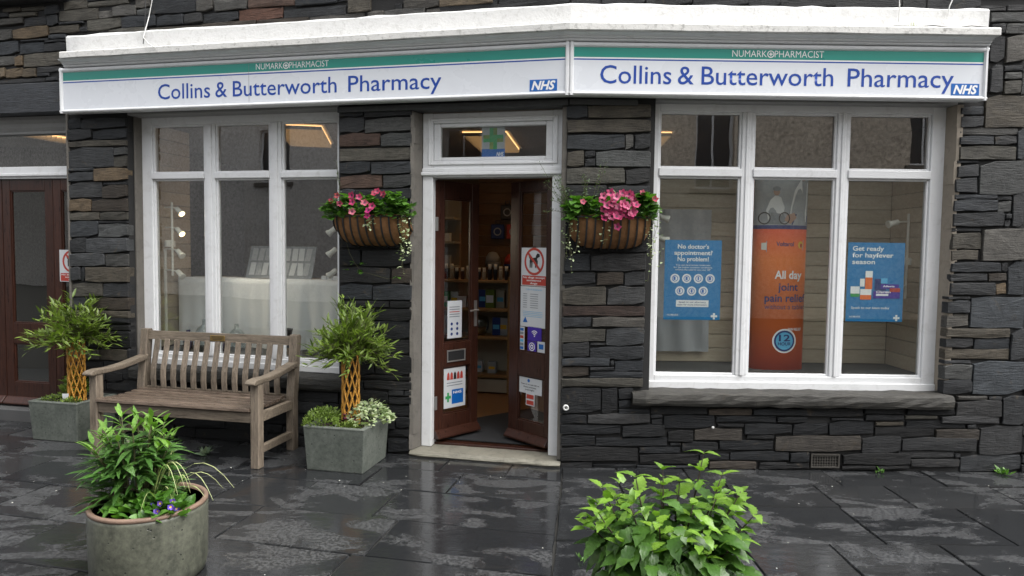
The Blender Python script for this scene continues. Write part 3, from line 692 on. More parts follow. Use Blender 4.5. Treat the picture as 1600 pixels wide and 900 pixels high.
# signs -----------------------------------------------------------------
def shop_sign(side):
    t = math.tan(TH / 2); oS = -0.1215
    if side == 'L':
        g = empty('shop_sign', (0, 0, 0), -TH, 'long white and teal pharmacy fascia sign over the left window and the door', 'sign')
        x0, x1 = -4.332, 0.1215 * t - .002
    else:
        g = empty('shop_sign', (0, 0, 0), 0, 'white and teal pharmacy fascia sign over the right window', 'sign')
        x0, x1 = -0.1215 * t + .002, 2.976
    z0, z1 = 2.740, 3.116
    # tray: back box, then the proud rounded frame
    MB().box(x0 + .006, -0.104, z0 + .006, x1 - .006, -0.022, z1 - .006).build('tray', 'sign_frame', g)
    w = .030
    for (b, d) in ((z0, z0 + w), (z1 - w - .006, z1)):
        MB().prism([(-.10, b), (oS + .012, b), (oS, b + .008), (oS - .003, (b + d) / 2), (oS, d - .008), (oS + .012, d), (-.10, d)], x0 + .001, x1 - .001, 'x').build('frame_rail', 'sign_frame', g)
    for (a, c) in ((x0, x0 + w), (x1 - w, x1)):
        MB().prism([(a, -.10), (a, oS + .010), (a + .008, oS - .0035), (c - .008, oS - .0035), (c, oS + .010), (c, -.10)], z0 - .0005, z1 + .0005, 'z').build('frame_stile', 'sign_frame', g)
    a, b = x0 + w, x1 - w
    yp = -0.1085
    MB().box(a, yp, z0 + w, b, -.1035, 2.9905).build('panel', 'sign_white', g)
    MB().box(a, yp, 2.9905, b, -.1035, 3.0005).build('stripe', 'navy', g)
    MB().box(a, yp, 3.0005, b, -.1035, 3.0105).build('stripe', 'print_white', g)
    MB().box(a, yp, 3.0105, b, -.1035, z1 - w - .006).build('band', 'teal', g)
    y = yp - .0015
    if side == 'L':
        for wd, p, q in (('Collins', -3.376, -2.893), ('&', -2.846, -2.740), ('Butterworth', -2.688, -1.790), ('Pharmacy', -1.693, -.945)):
            lettering(wd, p, q, 2.825, .120, y, 'navy', g, .004)
        na, nb, ha, hb = -2.481, -1.856, -.275, -.075
        MB().box(-2.545, y - .0005, z0 + w, -2.5435, yp, 3.075).build('panel_seam', 'print_grey', g)
    else:
        for wd, p, q in (('Collins', .209, .718), ('&', .764, .878), ('Butterworth', .933, 1.876), ('Pharmacy', 1.978, 2.738)):
            lettering(wd, p, q, 2.828, .126, y, 'navy', g, .004)
        na, nb, ha, hb = 1.148, 1.803, 2.722, 2.922
    mid = na + (nb - na) * .42
    lettering('NUMARK', na, mid - .028, 3.026, .046, y, 'print_white', g, -.003)
    lettering('PHARMACIST', mid + .028, nb, 3.026, .046, y, 'print_white', g, -.003)
    e = MB().disc(mid, 3.047, .026, y, 18, .019)
    e.rect(mid - .004, 3.034, mid + .004, 3.060, y - .0003); e.rect(mid - .013, 3.043, mid + .013, 3.051, y - .0006)
    e.build('emblem', 'print_white', g)
    bd = MB().box(ha, y - .001, 2.776, hb, yp + .0005, 2.858).build('badge', 'nhs', g)
    lettering('NHS', ha + .012, hb - .012, 2.787, .058, y - .0025, 'print_white', bd, .035, .28)
shop_sign('L'); shop_sign('R')

# ------------------------------------------------------------------ windows
def window(x0, x1, z0, z1, cols, rail, y, left, wt=.075, wb=.095, gm='glass'):
    """timber shop window: outer frame, mullions, transom rail, glazing beads and panes"""
    d = .085
    fr = MB()
    fr.box(x0, y, z0, cols[0][0], y + d, z1); fr.box(cols[-1][1], y, z0, x1, y + d, z1)
    fr.box(cols[0][0], y + .001, z0, cols[-1][1], y + d, z0 + wb); fr.box(cols[0][0], y + .001, z1 - wt, cols[-1][1], y + d, z1)
    f = fr.build('window', 'white', bld, bevel=.006, seg=2)
    if left: Lpart(f)
    MB().box(x0 - .004, y - .014, z0 - .001, x1 + .004, y + .001, z0 + wb * .55).build('bottom_rail', 'white', f, bevel=.005, seg=2)
    for (a, b), (c, e) in zip(cols, cols[1:]):
        MB().box(b, y + .002, z0 + wb, c, y + d - .002, z1 - wt).build('mullion', 'white', f, bevel=.006, seg=2)
        MB().box(b + .03, y - .008, z0 + wb, c - .03, y + .002, z1 - wt).build('mullion_bead', 'white', f, bevel=.003)
    for a, b in cols:
        MB().box(a, y - .010, rail[0], b, y + d - .004, rail[1]).build('transom_rail', 'white', f, bevel=.005, seg=2)
        for (p, q) in ((z0 + wb, rail[0]), (rail[1], z1 - wt)):
            ring(MB(), a, p, b, q, .016, y + .016, y + .04).build('glazing_bead', 'white', f, bevel=.003)
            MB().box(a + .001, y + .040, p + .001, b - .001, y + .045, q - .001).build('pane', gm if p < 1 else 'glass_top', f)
    return f
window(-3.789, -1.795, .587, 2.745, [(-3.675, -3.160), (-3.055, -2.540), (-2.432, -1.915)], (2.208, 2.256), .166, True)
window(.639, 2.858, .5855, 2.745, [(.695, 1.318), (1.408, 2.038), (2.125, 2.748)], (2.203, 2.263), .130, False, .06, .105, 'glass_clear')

# ------------------------------------------------------------------ pharmacy doorway
dy = .12
f = MB()
f.box(-1.170, dy, .045, -1.085, dy + .13, 2.690); f.box(-.136, dy, .045, -.054, dy + .13, 2.690)
f.box(-1.085, dy + .001, 2.612, -.136, dy + .13, 2.688); f.box(-1.085, dy + .001, 2.19, -.136, dy + .13, 2.318)
df = Lpart(f.build('door_frame', 'white', bld, bevel=.006, seg=2))
MB().box(-1.178, dy - .022, 2.205, -.046, dy, 2.232).build('moulding', 'white', df, bevel=.006, seg=2)
MB().box(-1.172, dy - .012, 2.233, -.052, dy, 2.262).build('moulding', 'white', df, bevel=.005, seg=2)
ring(MB(), -1.085, 2.318, -.136, 2.612, .055, dy + .018, dy + .07, .03, .03).build('glazing_bead', 'white', df, bevel=.006)
ring(MB(), -1.125, 2.285, -.096, 2.650, .02, dy - .010, dy + .001).build('moulding', 'white', df, bevel=.005)
MB().box(-1.03, dy + .040, 2.345, -.19, dy + .045, 2.585).build('pane', 'door_glass', df)
MB().box(-1.085, .20, .040, -.136, .28, .062).build('threshold_bar', 'mahogany', df, bevel=.004)

def door_leaf(loc, rz, w, gz, hinge_left, h0=.085, h1=2.180, parent=bld, mat='mahogany', st=(.095, .062), t=.042):
    lf = MB()
    sl, sr = st
    lf.box(0, 0, h0, sl, t, h1); lf.box(w - sr, 0, h0, w, t, h1)
    (a0, a1), (b0, b1) = gz
    lf.box(sl, .001, h0, w - sr, t - .001, a0); lf.box(sl, .001, a1, w - sr, t - .001, b0); lf.box(sl, .001, b1, w - sr, t - .001, h1)
    o = lf.build('door', mat, parent, bevel=.003)
    o.location = loc; o.rotation_euler = (0, 0, rz)
    for a, b in gz:
        ring(MB(), sl, a, w - sr, b, .012, .008, .030).build('glazing_bead', mat, o, bevel=.002)
        MB().box(sl + .001, .018, a + .001, w - sr - .001, .022, b - .001).build('pane', 'door_glass', o)
    MB().prism([(.0, h0 + .075), (-.012, h0 + .070), (-.055, h0 + .022), (-.055, h0 + .008), (.0, h0 + .008)], .004, w - .004, 'x').build('weather_bar', mat, o, bevel=.002)
    return o
AR, AL_ = R(34.5), R(57.5)
WD = .475
fR = (-.137 - WD * math.cos(AR), .185 + WD * math.sin(AR))
LEAF_R = (Vector(LW(*fR, 0)), -(TH + AR))
LEAF_L = (Vector(LW(-1.085, .185, 0)), -TH + AL_)
leafR = door_leaf(LEAF_R[0], LEAF_R[1], WD, ((.247, .615), (.81, 2.10)), False, st=(.105, .062))
leafL = door_leaf(LEAF_L[0], LEAF_L[1], WD, ((.27, .66), (.86, 2.04)), True, st=(.095, .08))
for z in (1.83, .38):
    MB().box(-.004, -.006, z - .055, .028, -.0005, z + .055).build('hinge', 'steel', leafL, bevel=.001)
ring(MB(), .13, .70, .33, .80, .012, -.008, -.0005).build('letter_plate', 'steel', leafL, bevel=.002)
MB().box(.142, -.004, .712, .318, -.0005, .788).build('letter_flap', 'iron', leafL)
hd = MB().box(.425, -.006, .98, .455, -.0005, 1.20); hd.tube([(.44, -.006, 1.12), (.44, -.04, 1.12), (.35, -.045, 1.118)], .008, 8)
hd.build('handle', 'steel', leafL)

# ------------------------------------------------------------------ neighbouring double door, far left
f = MB()
yn = .17
f.box(-6.54, yn, .11, -6.44, yn + .12, 2.775); f.box(-4.46, yn, .11, -4.402, yn + .12, 2.775)
f.box(-6.44, yn + .001, 2.225, -4.46, yn + .12, 2.335)
nf = Lpart(f.build('door_frame', 'white', bld, bevel=.006, seg=2))
MB().box(-6.44, yn - .02, 2.245, -4.46, yn + .001, 2.275).build('moulding', 'white', nf, bevel=.006)
MB().prism([(yn - .05, 2.775), (yn - .05, 2.745), (yn - .03, 2.715), (yn - .025, 2.68), (yn, 2.65), (yn, 2.63), (yn + .11, 2.63), (yn + .11, 2.775)], -6.44, -4.46, 'x').build('head_moulding', 'greywood', nf)
MB().box(-6.44, yn + .05, 2.336, -4.46, yn + .055, 2.629).build('pane', 'glass', nf)
Lpart(MB().box(-6.44, .06, -.01, -4.41, .40, .112).build('door_step', 'grime', bld, bevel=.01))
for a in (-5.315, -4.752):
    l = door_leaf(Vector(LW(a - .003, yn + .03, 0)), -TH, .56 if a < -5 else .50, ((.335, .70), (.89, 2.12)), True, .125, 2.222, st=(.085, .085))
door_leaf(Vector(LW(-6.44, yn + .03, 0)), -TH, .535, ((.335, .70), (.89, 2.12)), True, .125, 2.222, st=(.085, .085))
l = door_leaf(Vector(LW(-5.90, yn + .03, 0)), -TH, .575, ((.335, .70), (.89, 2.12)), True, .125, 2.222, st=(.085, .085))

# ------------------------------------------------------------------ rooms behind the glass
def slabpoly(name, poly, z0, z1, mat):
    o = MB().prism(poly, z0, z1, 'z').build(name, mat); tag(o, None, None, None, 'structure'); return o
room = [(.02, .33), (3.35, .33), (3.35, 5.6), (-4.62, 5.6), (-4.28, 1.32)]
slabpoly('shop_floor', room, .02, .062, 'oakfloor')['label'] = 'oak board floor inside the pharmacy'
slabpoly('shop_ceiling', [(-.0, .30), (3.4, .30), (3.4, 5.7), (-4.7, 5.7), (-4.3, 1.26)], 2.80, 2.86, 'ceil')['label'] = 'pale ceiling inside the pharmacy'
slabpoly('shop_wall', [(3.36, .30), (3.46, .30), (3.46, 5.7), (-4.72, 5.7), (-4.70, 5.60), (3.36, 5.6)], .0, 2.80, 'roomwall')['label'] = 'back wall inside the pharmacy'
slabpoly('party_wall', [(-4.32, 1.28), (-4.22, 1.28), (-4.56, 5.6), (-4.68, 5.6)], .0, 2.80, 'darkroom')['label'] = 'wall between the pharmacy and the shop next door'
slabpoly('side_room_wall', [(-7.2, 3.3), (-4.50, 3.3), (-4.50, 3.4), (-7.2, 3.4)], .0, 2.80, 'darkroom')['label'] = 'dim back wall behind the left double door'
slabpoly('side_room_floor', [(-7.0, 1.95), (-4.45, 1.40), (-4.55, 3.3), (-7.0, 3.3)], .02, .10, 'grime')['label'] = 'floor behind the left double door'
slabpoly('side_room_ceiling', [(-7.0, 1.95), (-4.42, 1.36), (-4.55, 3.3), (-7.0, 3.3)], 2.80, 2.86, 'ceil')['label'] = 'ceiling behind the left double door'
o = MB().prism([LW(-1.05, .30)[:2], LW(-.16, .30)[:2], LW(-.10, 1.15)[:2], LW(-.55, 1.55)[:2], LW(-.95, 1.05)[:2]], .0625, .070, 'z').build('door_mat', 'mat')
tag(o, 'dark grey entrance mat just inside the open door', 'mat')

def ceiling_light(x, y, rz, label, L_=1.2, W=.5):
    g = empty('ceiling_light', (x, y, 2.795), rz, label, 'ceiling light', 'ceiling lights in the pharmacy')
    ring(MB(), -L_ / 2, -W / 2, L_ / 2, W / 2, .03, -.05, -.001).build('frame', 'cap', g).rotation_euler = (R(-90), 0, 0)
    MB().box(-L_ / 2 + .03, -W / 2 + .03, -.012, L_ / 2 - .03, W / 2 - .03, -.004).build('diffuser', 'lamp', g)
    nb = int((L_ - .06) / .06)
    for i in range(nb + 1):
        x = -L_ / 2 + .034 + i * .06
        MB().box(x - .002, -W / 2 + .03, -.046, x + .002, W / 2 - .03, -.013).build('louvre', 'steel', g)
ceiling_light(-2.55, 2.05, 1.75, 'louvred warm ceiling light seen through the top of the left window')
ceiling_light(-.62, 2.3, 1.45, 'louvred warm ceiling light seen through the fanlight over the door')
ceiling_light(-.62, 4.3, 1.6, 'louvred warm ceiling light far back inside the doorway')
ceiling_light(.95, 2.2, 1.5, 'louvred warm ceiling light behind the top of the right window')
ceiling_light(-5.35, 2.5, 1.3, 'louvred warm ceiling light behind the far left double door', 1.1, .3)

U_ = random.uniform
ORD = ['first', 'second', 'third', 'fourth', 'fifth', 'sixth', 'seventh', 'eighth', 'ninth', 'tenth', 'eleventh', 'twelfth', 'thirteenth', 'last']
# shelving seen through the doorway
def rot(s, o, z=0): return Vector(LW(s, o, z))
g = empty('shelf_unit', rot(-1.28, 2.15), -TH, 'cream shelf unit with oak shelf edges facing the open door', 'shelf unit')
MB().box(-.62, .30, .062, .38, .33, 1.31).build('back_panel', 'cream', g)
MB().box(.355, 0, .062, .385, .30, 1.34).build('side_panel', 'oak', g)
MB().box(-.62, .0, .08, .355, .30, .22).build('plinth', 'cream', g)
for z in (.24, .66, .965, 1.275): MB().box(-.62, -.02, z, .355, .298, z + .03).build('shelf', 'oak', g, bevel=.003)
SHELF = g.location.copy()
def onshelf(x, y, z): return SHELF + Vector((eL.x * x + nL.x * y, eL.y * x + nL.y * y, z))
cnt = 0
def bottle(p, h, r, body, cap, label, group, rz=0):
    b = empty('bottle', p, rz, label, 'bottle', group)
    MB().lathe([(r, 0), (r, h * .62), (r * .9, h * .68)], 10).build('body', body, b, True)
    MB().lathe([(r * .8, h * .68), (r * .8, h), (r * .6, h)], 10).build('cap', cap, b, True)
for i in range(14):
    bottle(onshelf(-.48 + i * .062, .05 + random.uniform(-.01, .01), 1.305), random.choice((.13, .15, .17)), .022, random.choice(('pack', 'pack', 'cream')), 'cap',
           ORD[i] + ' white capped bottle from the left on the top shelf inside the door', 'bottles on the top shelf')
for i, (x, h, mt, lb) in enumerate(((-.50, .16, 'print_red', 'small red carton on the middle shelf inside the door'), (-.38, .17, 'print_green', 'green carton beside the red one on the middle shelf'),
        (-.18, .12, 'paper', 'white carton on the middle shelf inside the door'), (.14, .20, 'moss', 'large dark green carton at the right end of the middle shelf'))):
    b = empty('carton', onshelf(x, .06, .995), -TH, lb, 'carton')
    MB().box(-.05, 0, 0, .05, .08, h).build('box', mt, b, bevel=.002); MB().box(-.04, -.002, h * .3, .04, -.0005, h * .7).build('label', 'paper', b)
for zi, (z, rng) in enumerate(((.995, (-.28, -.08, .04, .24)), (.69, (-.54, -.42, -.30, .20, .28)), (.27, (-.5, -.36, -.2, .0, .16)))):
    for i, x in enumerate(rng):
        b = empty('carton', onshelf(x, .10 + U_(0, .04), z), -TH, ORD[i] + ' carton from the left at the back of the ' + ('middle', 'lower', 'bottom')[zi] + ' shelf inside the door', 'carton', 'cartons at the back of the shelves')
        h = U_(.10, .2); MB().box(-.045, 0, 0, .045, .08, h).build('box', random.choice(('paper', 'print_sky', 'cream', 'print_green', 'print_palegrey', 'print_red', 'print_dkblue')), b, bevel=.002)
        MB().rect(-.035, h * .35, .035, h * .6, -.0015).build('label', random.choice(('paper', 'print_sky', 'print_yellow')), b)
b = empty('gift_basket', onshelf(.0, .08, .69), -TH, 'clear wrapped gift basket with a gold bow on the lower shelf', 'basket')
MB().lathe([(.07, 0), (.11, .06), (.12, .14), (.10, .2), (.02, .22)], 12, (0, .06, 0)).build('wrap', 'bottle_clear', b, True)
MB().lathe([(.06, .01), (.085, .07), (.08, .08)], 12, (0, .06, 0)).build('basket', 'oak', b, True)
MB().disc(.0, .12, .022, -.07, 10).build('bow', 'print_yellow', b)
# brown slat wall further back with hats and bags hanging on it
g = empty('slat_wall', rot(-.95, 3.3), -TH, 'brown slatted display wall at the back of the doorway', 'display wall')
for i in range(20): MB().box(-.62, 0, .10 + i * .132, .50, .02, .226 + i * .132).build('slat', 'brownboard', g, bevel=.003)
def hat(x, z, m1, m2, label):
    b = empty('bobble_hat', rot(-.95 + x, 3.26, z), -TH, label, 'hat')
    MB().lathe([(.085, 0), (.10, .04), (.10, .06)], 14, sy=.6).build('brim', m2, b, True)
    MB().lathe([(.098, .06), (.09, .12), (.05, .18), (.01, .19)], 14, sy=.6).build('crown', m1, b, True)
hat(-.42, 1.42, 'print_palegrey', 'print_grey', 'pale grey hat hanging on the brown slat wall')
hat(-.18, 1.40, 'print_red', 'print_dkblue', 'red and navy hat hanging on the brown slat wall')
for x, z, mt, lb in ((-.36, 1.86, 'print_dkblue', 'dark blue bag hanging left on the brown slat wall'), (-.16, 1.86, 'print_red', 'dark red bag hanging right on the brown slat wall'), (-.24, 2.10, 'iron', 'black bag with a pale ring hanging highest on the slat wall')):
    b = empty('hanging_bag', rot(-.95 + x, 3.24, z), -TH, lb, 'bag')
    MB().box(-.085, 0, -.09, .085, .03, .09).build('bag', mt, b, bevel=.008)
    ring(MB(), -.03, .09, .03, .14, .008, .01, .02).build('strap', 'iron', b)
    MB().disc(0, .0, .05, -.002, 14, .036).build('print', 'print_palegrey', b)
# shelves seen through the left leaf's glass
g = empty('wall_shelves', rot(-2.1, 2.5), -TH, 'dim wall shelves of small goods seen through the left door leaf', 'shelves')
MB().box(-.5, .28, .062, .45, .31, 2.4).build('back_panel', 'roomwall', g)
for z in (.5, .85, 1.15, 1.42, 1.70, 1.98): MB().box(-.5, 0, z, .45, .278, z + .025).build('shelf', 'cream', g)
SH2 = g.location.copy()
for zi, z in enumerate((.525, .875, 1.175, 1.445, 1.725)):
    for i in range(8):
        b = empty('carton', SH2 + Vector((eL.x * (-.42 + i * .11) + nL.x * .06, eL.y * (-.42 + i * .11) + nL.y * .06, z)), -TH,
                  ORD[i] + ' carton from the left on the ' + ('lowest', 'second lowest', 'middle', 'second highest', 'highest')[zi] + ' dim wall shelf', 'carton', 'cartons on the dim wall shelves')
        h = random.uniform(.08, .17)
        MB().box(-.04, 0, 0, .04, .06, h).build('box', random.choice(('paper', 'pack', 'print_palegrey', 'print_dkblue', 'cream', 'print_grey')), b, bevel=.002)

# ------------------------------------------------------------------ right window display
wd = empty('window_display', (0, .74, 0), 0, 'cream slatted display bay behind the right window', 'window display')
x0, x1 = .66, 2.80
g = MB().box(x0, .019, .70, x1, .03, 2.25).build('back_panel', 'cream', wd)
for i in range(13): MB().box(x0, 0, .70 + i * .119, x1, .018, .814 + i * .119).build('slat', 'cream_board', g, bevel=.003)
MB().box(x0, -.012, 2.25, x1, .035, 2.275).build('top_trim', 'oak', wd)
g = MB().box(2.819, -.52, .70, 2.83, -.005, 2.25).build('side_panel', 'cream', wd)
for i in range(13): MB().box(2.80, -.52, .70 + i * .119, 2.818, -.005, .814 + i * .119).build('slat', 'cream_board', g, bevel=.003)
MB().box(.645, -.524, .640, 2.835, .035, .694).build('floor', 'grime', wd)
# grey sheet pinned to the back, left bay
nx, nz = 14, 20; vs = []
for j in range(nz + 1):
    for i in range(nx + 1):
        x = .80 + .47 * i / nx; z = .79 + 1.20 * j / nz
        vs.append((x, .70 + .012 * math.sin(x * 31 + z * 4) + random.uniform(-.006, .006), z))
fs = [(j * (nx + 1) + i, j * (nx + 1) + i + 1, (j + 1) * (nx + 1) + i + 1, (j + 1) * (nx + 1) + i) for j in range(nz) for i in range(nx)]
tag(MB().add(vs, fs).build('backing_sheet', 'sheet', None, True), 'creased grey sheet hanging behind the blue poster in the left bay', 'sheet')

def icon_row(mb, xs, z, r, y):
    for x in xs: mb.disc(x, z, r, y, 18)
def numark_foot(g, w, y):
    lettering('NUMARK', .028, .115, .030, .014, y, 'print_white', g, .004)
    q = MB()
    k = .0165; cx, cz = w - .045, .030
    for i, j in ((0, 1), (1, 0), (-1, 0), (0, -1), (0, 0)):
        q.rect(cx + (i - .5) * k, cz + (j - .5) * k, cx + (i + .5) * k - .001, cz + (j + .5) * k - .001, y)
    q.build('emblem', 'print_white', g)
yP = .1815
g = empty('blue_poster', (.768, yP, 1.110), 0, 'blue poster headed No doctor\'s appointment in the right window\'s left bay', 'poster')
W = .435; H_ = .613
MB().box(0, 0, 0, W, .002, H_).build('sheet', 'poster_blue', g)
y = -.0012
lettering("No doctor's", .098, .338, .548, .032, y, 'print_white', g, .022)
lettering("appointment?", .072, .365, .500, .032, y, 'print_white', g, .022)
lettering("No problem!", .098, .338, .452, .032, y, 'print_white', g, .022)
lettering("You can now access treatment", .085, .352, .416, .012, y, 'print_white', g, .006)
lettering("for the below common conditions", .070, .365, .398, .012, y, 'print_white', g, .006)
lettering("without the need to see your GP", .082, .352, .380, .012, y, 'print_white', g, .006)
q = MB(); icon_row(q, (.082, .172, .262, .352), .318, .036, y); icon_row(q, (.122, .212, .302), .222, .036, y)
q.build('icon', 'print_white', g)
q = MB()
for i, (x, z) in enumerate([(.082, .318), (.172, .318), (.262, .318), (.352, .318), (.122, .222), (.212, .222), (.302, .222)]):
    q.disc(x, z, .024, y - .0006, 14, .019)
    q.rect(x - .012 + .003 * (i % 3), z - .012, x + .004 + .003 * (i % 2), z + .014, y - .0009)
q.build('icon_drawing', 'nhs', g)
MB().rect(.095, .100, .345, .152, y).build('text_box', 'print_white', g)
lettering("Speak to our pharmacy", .115, .325, .131, .012, y - .0006, 'print_dkblue', g, .012)
lettering("team for more information.", .105, .335, .111, .012, y - .0006, 'print_dkblue', g, .012)
numark_foot(g, W, y)

g = empty('hayfever_poster', (2.173, yP, 1.114), 0, 'blue hayfever season poster in the right window\'s right bay', 'poster')
W = .437
MB().box(0, 0, 0, W, .002, .608).build('sheet', 'poster_blue', g)
lettering("Get ready", .035, .275, .545, .034, y, 'print_white', g, .02)
lettering("for hayfever", .035, .350, .494, .034, y, 'print_white', g, .02)
lettering("season", .035, .210, .443, .034, y, 'print_white', g, .02)
k = 0
for (a, b, c, d, mt) in ((.03, .19, .10, .27, 'print_white'), (.03, .19, .10, .215, 'print_green'), (.105, .17, .19, .25, 'print_white'), (.105, .17, .19, .205, 'print_orange'), (.14, .25, .195, .39, 'print_orange'), (.14, .34, .195, .39, 'print_white'),
                         (.10, .27, .135, .33, 'print_white'), (.205, .18, .41, .235, 'print_purple'), (.215, .24, .30, .33, 'print_dkblue'), (.26, .255, .40, .29, 'print_purple'), (.26, .295, .31, .335, 'print_sky'), (.33, .23, .41, .26, 'print_red'), (.225, .20, .32, .215, 'print_white')):
    k += 1
    MB().rect(a, b, c, d, y - .0003 * k).build('printed_pack', mt, g)
lettering("Claritin", .225, .335, .222, .016, y - .006, 'print_white', g, .01)
lettering("Allevia", .275, .365, .268, .013, y - .006, 'print_white', g, .01)
lettering("Speak to our team today", .04, .335, .098, .017, y, 'print_white', g, .012)
numark_foot(g, W, y)

# oval card standee with the orange pain relief advertisement
g = empty('advert_standee', (1.755, .47, .694), 0, 'tall orange pain relief advert standee behind the right window\'s middle bay', 'standee')
SW, SD = .215, .085
def sy_(x): return -SD * math.sqrt(max(0, 1 - min(1, (x / SW) ** 2))) if abs(x) < SW else 0.0
def curved(name, mat, z0, z1, x0=-SW, x1=SW, dy_=0.0, zt=None, n=22):
    v = []; f_ = []
    for i in range(n + 1):
        t = i / n
        x = SW * -math.cos(math.pi * t) if (x0 == -SW and x1 == SW) else x0 + (x1 - x0) * t
        v += [(x, sy_(x) - dy_, z0), (x, sy_(x) - dy_, zt(x) if zt else z1)]
    for i in range(n): f_.append((2 * i, 2 * i + 2, 2 * i + 3, 2 * i + 1))
    return MB().add(v, f_).build(name, mat, g, True)
body = MB().lathe([(SW, 0), (SW, 1.58), (SW * .98, 1.585)], 40, sy=SD / SW).build('board', 'banner', g, True)
curved('picture', 'print_palegrey', 1.14, 1.58, dy_=.0012, n=30)
curved('picture_edge', 'print_dkblue', 1.13, 1.16, dy_=.0018, n=30)
for v in bpy.data.objects[-1:] if False else []: pass
fy = lambda d: (lambda x: sy_(x) - d)
def flatfig(name, mat, pts, d):
    """a printed shape that follows the curve of the board"""
    n = len(pts)
    MB().add([(x, sy_(x) - d, z) for x, z in pts], [tuple(range(n))]).build(name, mat, g)
def blob(cx, cz, rx, rz_, n=12): return [(cx + rx * math.cos(2 * math.pi * i / n), cz + rz_ * math.sin(2 * math.pi * i / n)) for i in range(n)]
flatfig('printed_figure', 'print_white', [(-.12, 1.19), (-.02, 1.19), (.0, 1.30), (-.03, 1.38), (-.07, 1.40), (-.11, 1.36), (-.14, 1.28)], .0035)
flatfig('printed_figure', 'skin', blob(-.065, 1.425, .025, .032), .0045)
flatfig('printed_figure', 'print_grey', blob(-.065, 1.448, .030, .020), .0055)
flatfig('printed_figure', 'print_white', [(.04, 1.19), (.19, 1.19), (.20, 1.50), (.13, 1.52), (.08, 1.44), (.05, 1.30)], .0035)
flatfig('printed_figure', 'print_grey', [(-.13, 1.17), (-.03, 1.165), (.02, 1.20), (-.01, 1.25), (-.10, 1.26)], .0042)
flatfig('printed_figure', 'skin', blob(.155, 1.545, .028, .034), .0045)
flatfig('printed_figure', 'print_dkblue', [(.06, 1.165), (.20, 1.165), (.20, 1.24), (.09, 1.25)], .0042)
flatfig('printed_figure', 'skin', [(.0, 1.20), (.05, 1.17), (.10, 1.22), (.08, 1.26), (.02, 1.24)], .0050)
for cx in (-.15, .0):
    n = 18; P_ = []
    MB().add([(cx + rr * math.cos(2 * math.pi * i / n), sy_(cx + rr * math.cos(2 * math.pi * i / n)) - .006, 1.215 + rr * 1.1 * math.sin(2 * math.pi * i / n)) for rr in (.045, .037) for i in range(n)],
             [(i, (i + 1) % n, n + (i + 1) % n, n + i) for i in range(n)]).build('printed_wheel', 'print_black', g)
lettering('Voltarol', -.185, -.045, 1.535, .030, 0, 'print_dkblue', g, .012, fx=fy(.004))
flatfig('printed_tube', 'print_palegrey', [(-.13, .945), (.17, .965), (.175, 1.045), (-.13, 1.035)], .002)
flatfig('printed_tube', 'cap', [(-.165, .965), (-.128, .962), (-.128, 1.022), (-.165, 1.018)], .0022)
flatfig('printed_mark', 'print_yellow', blob(.145, 1.005, .022, .030), .0032)
flatfig('printed_mark', 'print_red', blob(.150, 1.000, .010, .018), .0042)
lettering('Voltarol', -.055, .085, .995, .034, 0, 'print_dkblue', g, .012, fx=fy(.004))
lettering('All day', -.06, .165, .735, .062, 0, 'print_white', g, .022, fx=fy(.003))
lettering('joint', -.03, .135, .640, .060, 0, 'print_dkblue', g, .016, fx=fy(.003))
lettering('pain relief', -.13, .208, .550, .060, 0, 'print_dkblue', g, .016, fx=fy(.003))
lettering('without a tablet', -.13, .208, .490, .040, 0, 'print_dkblue', g, -.004, fx=fy(.003))
flatfig('clock_badge', 'print_white', blob(.035, .235, .098, .098, 28), .0025)
flatfig('clock_badge', 'print_dkblue', blob(.035, .235, .085, .085, 28), .0035)
flatfig('clock_badge', 'print_sky', blob(.035, .235, .070, .070, 28), .0045)
lettering('12', -.012, .080, .235, .050, 0, 'print_dkblue', g, .025, fx=fy(.0058))
lettering('HOUR', -.018, .088, .200, .024, 0, 'print_dkblue', g, .02, fx=fy(.0058))
lettering('PAIN RELIEF', .06, .175, .318, .022, 0, 'print_white', g, .012, fx=fy(.0045))

def spot(g, p, d, lit=True):
    """small white spot lamp on a short arm"""
    p = Vector(p); d = Vector(d).normalized()
    h = MB().tube([p - d * .035, p - d * .03, p + d * .02, p + d * .045, p + d * .055], [.016, .021, .022, .030, .031], 12).build('spot_head', 'cap', g, True)
    MB().tube([p + d * .0555, p + d * .057], [.026, .026], 12).build('bulb', 'spotglow' if lit else 'cap', h)
    if lit:                                   # the two lamps that are switched on
        l_ = bpy.data.lights.new('spot_light', 'SPOT'); l_.energy = 7.0; l_.color = (1.0, .86, .66); l_.spot_size = R(110); l_.spot_blend = .6; l_.shadow_soft_size = .03
        lo_ = bpy.data.objects.new('spot_light', l_); lo_.location = p + d * .062
        lo_.rotation_euler = d.to_track_quat('-Z', 'Y').to_euler(); link(lo_, h)
g = empty('spot_bar', rot(-3.62, .34, 0), -TH, 'white upright bar with four small spot lamps inside the left window', 'lamp')
mb = MB().tube([(0, 0, 1.36), (0, 0, 2.02)], .010, 8); mb.lathe([(.045, 0), (.045, .05), (.03, .06)], 12, (-.05, .03, 1.62))
for z in (1.965, 1.785, 1.59, 1.40): mb.tube([(-.09, .02, z + .01), (0, 0, z + .01), (.05, -.01, z)], .006, 6)
mb.build('bar', 'cap', g)
for i, z in enumerate((1.945, 1.765, 1.57, 1.385)): spot(g, (.085, -.02, z), (.75, -.25, -.55), i < 2)
MB().tube([(-.10, .03, .70), (-.10, .03, 1.60)], .013, 8).build('cable_trunk', 'cap', g)
g = empty('spot_bar', (2.765, .42, 0), 0, 'white upright bar with spot lamps at the right edge of the right window', 'lamp')
mb = MB().tube([(0, 0, 1.28), (0, 0, 1.96)], .009, 8); mb.lathe([(.05, 0), (.05, .05), (.035, .06)], 12, (.02, .04, 1.55))
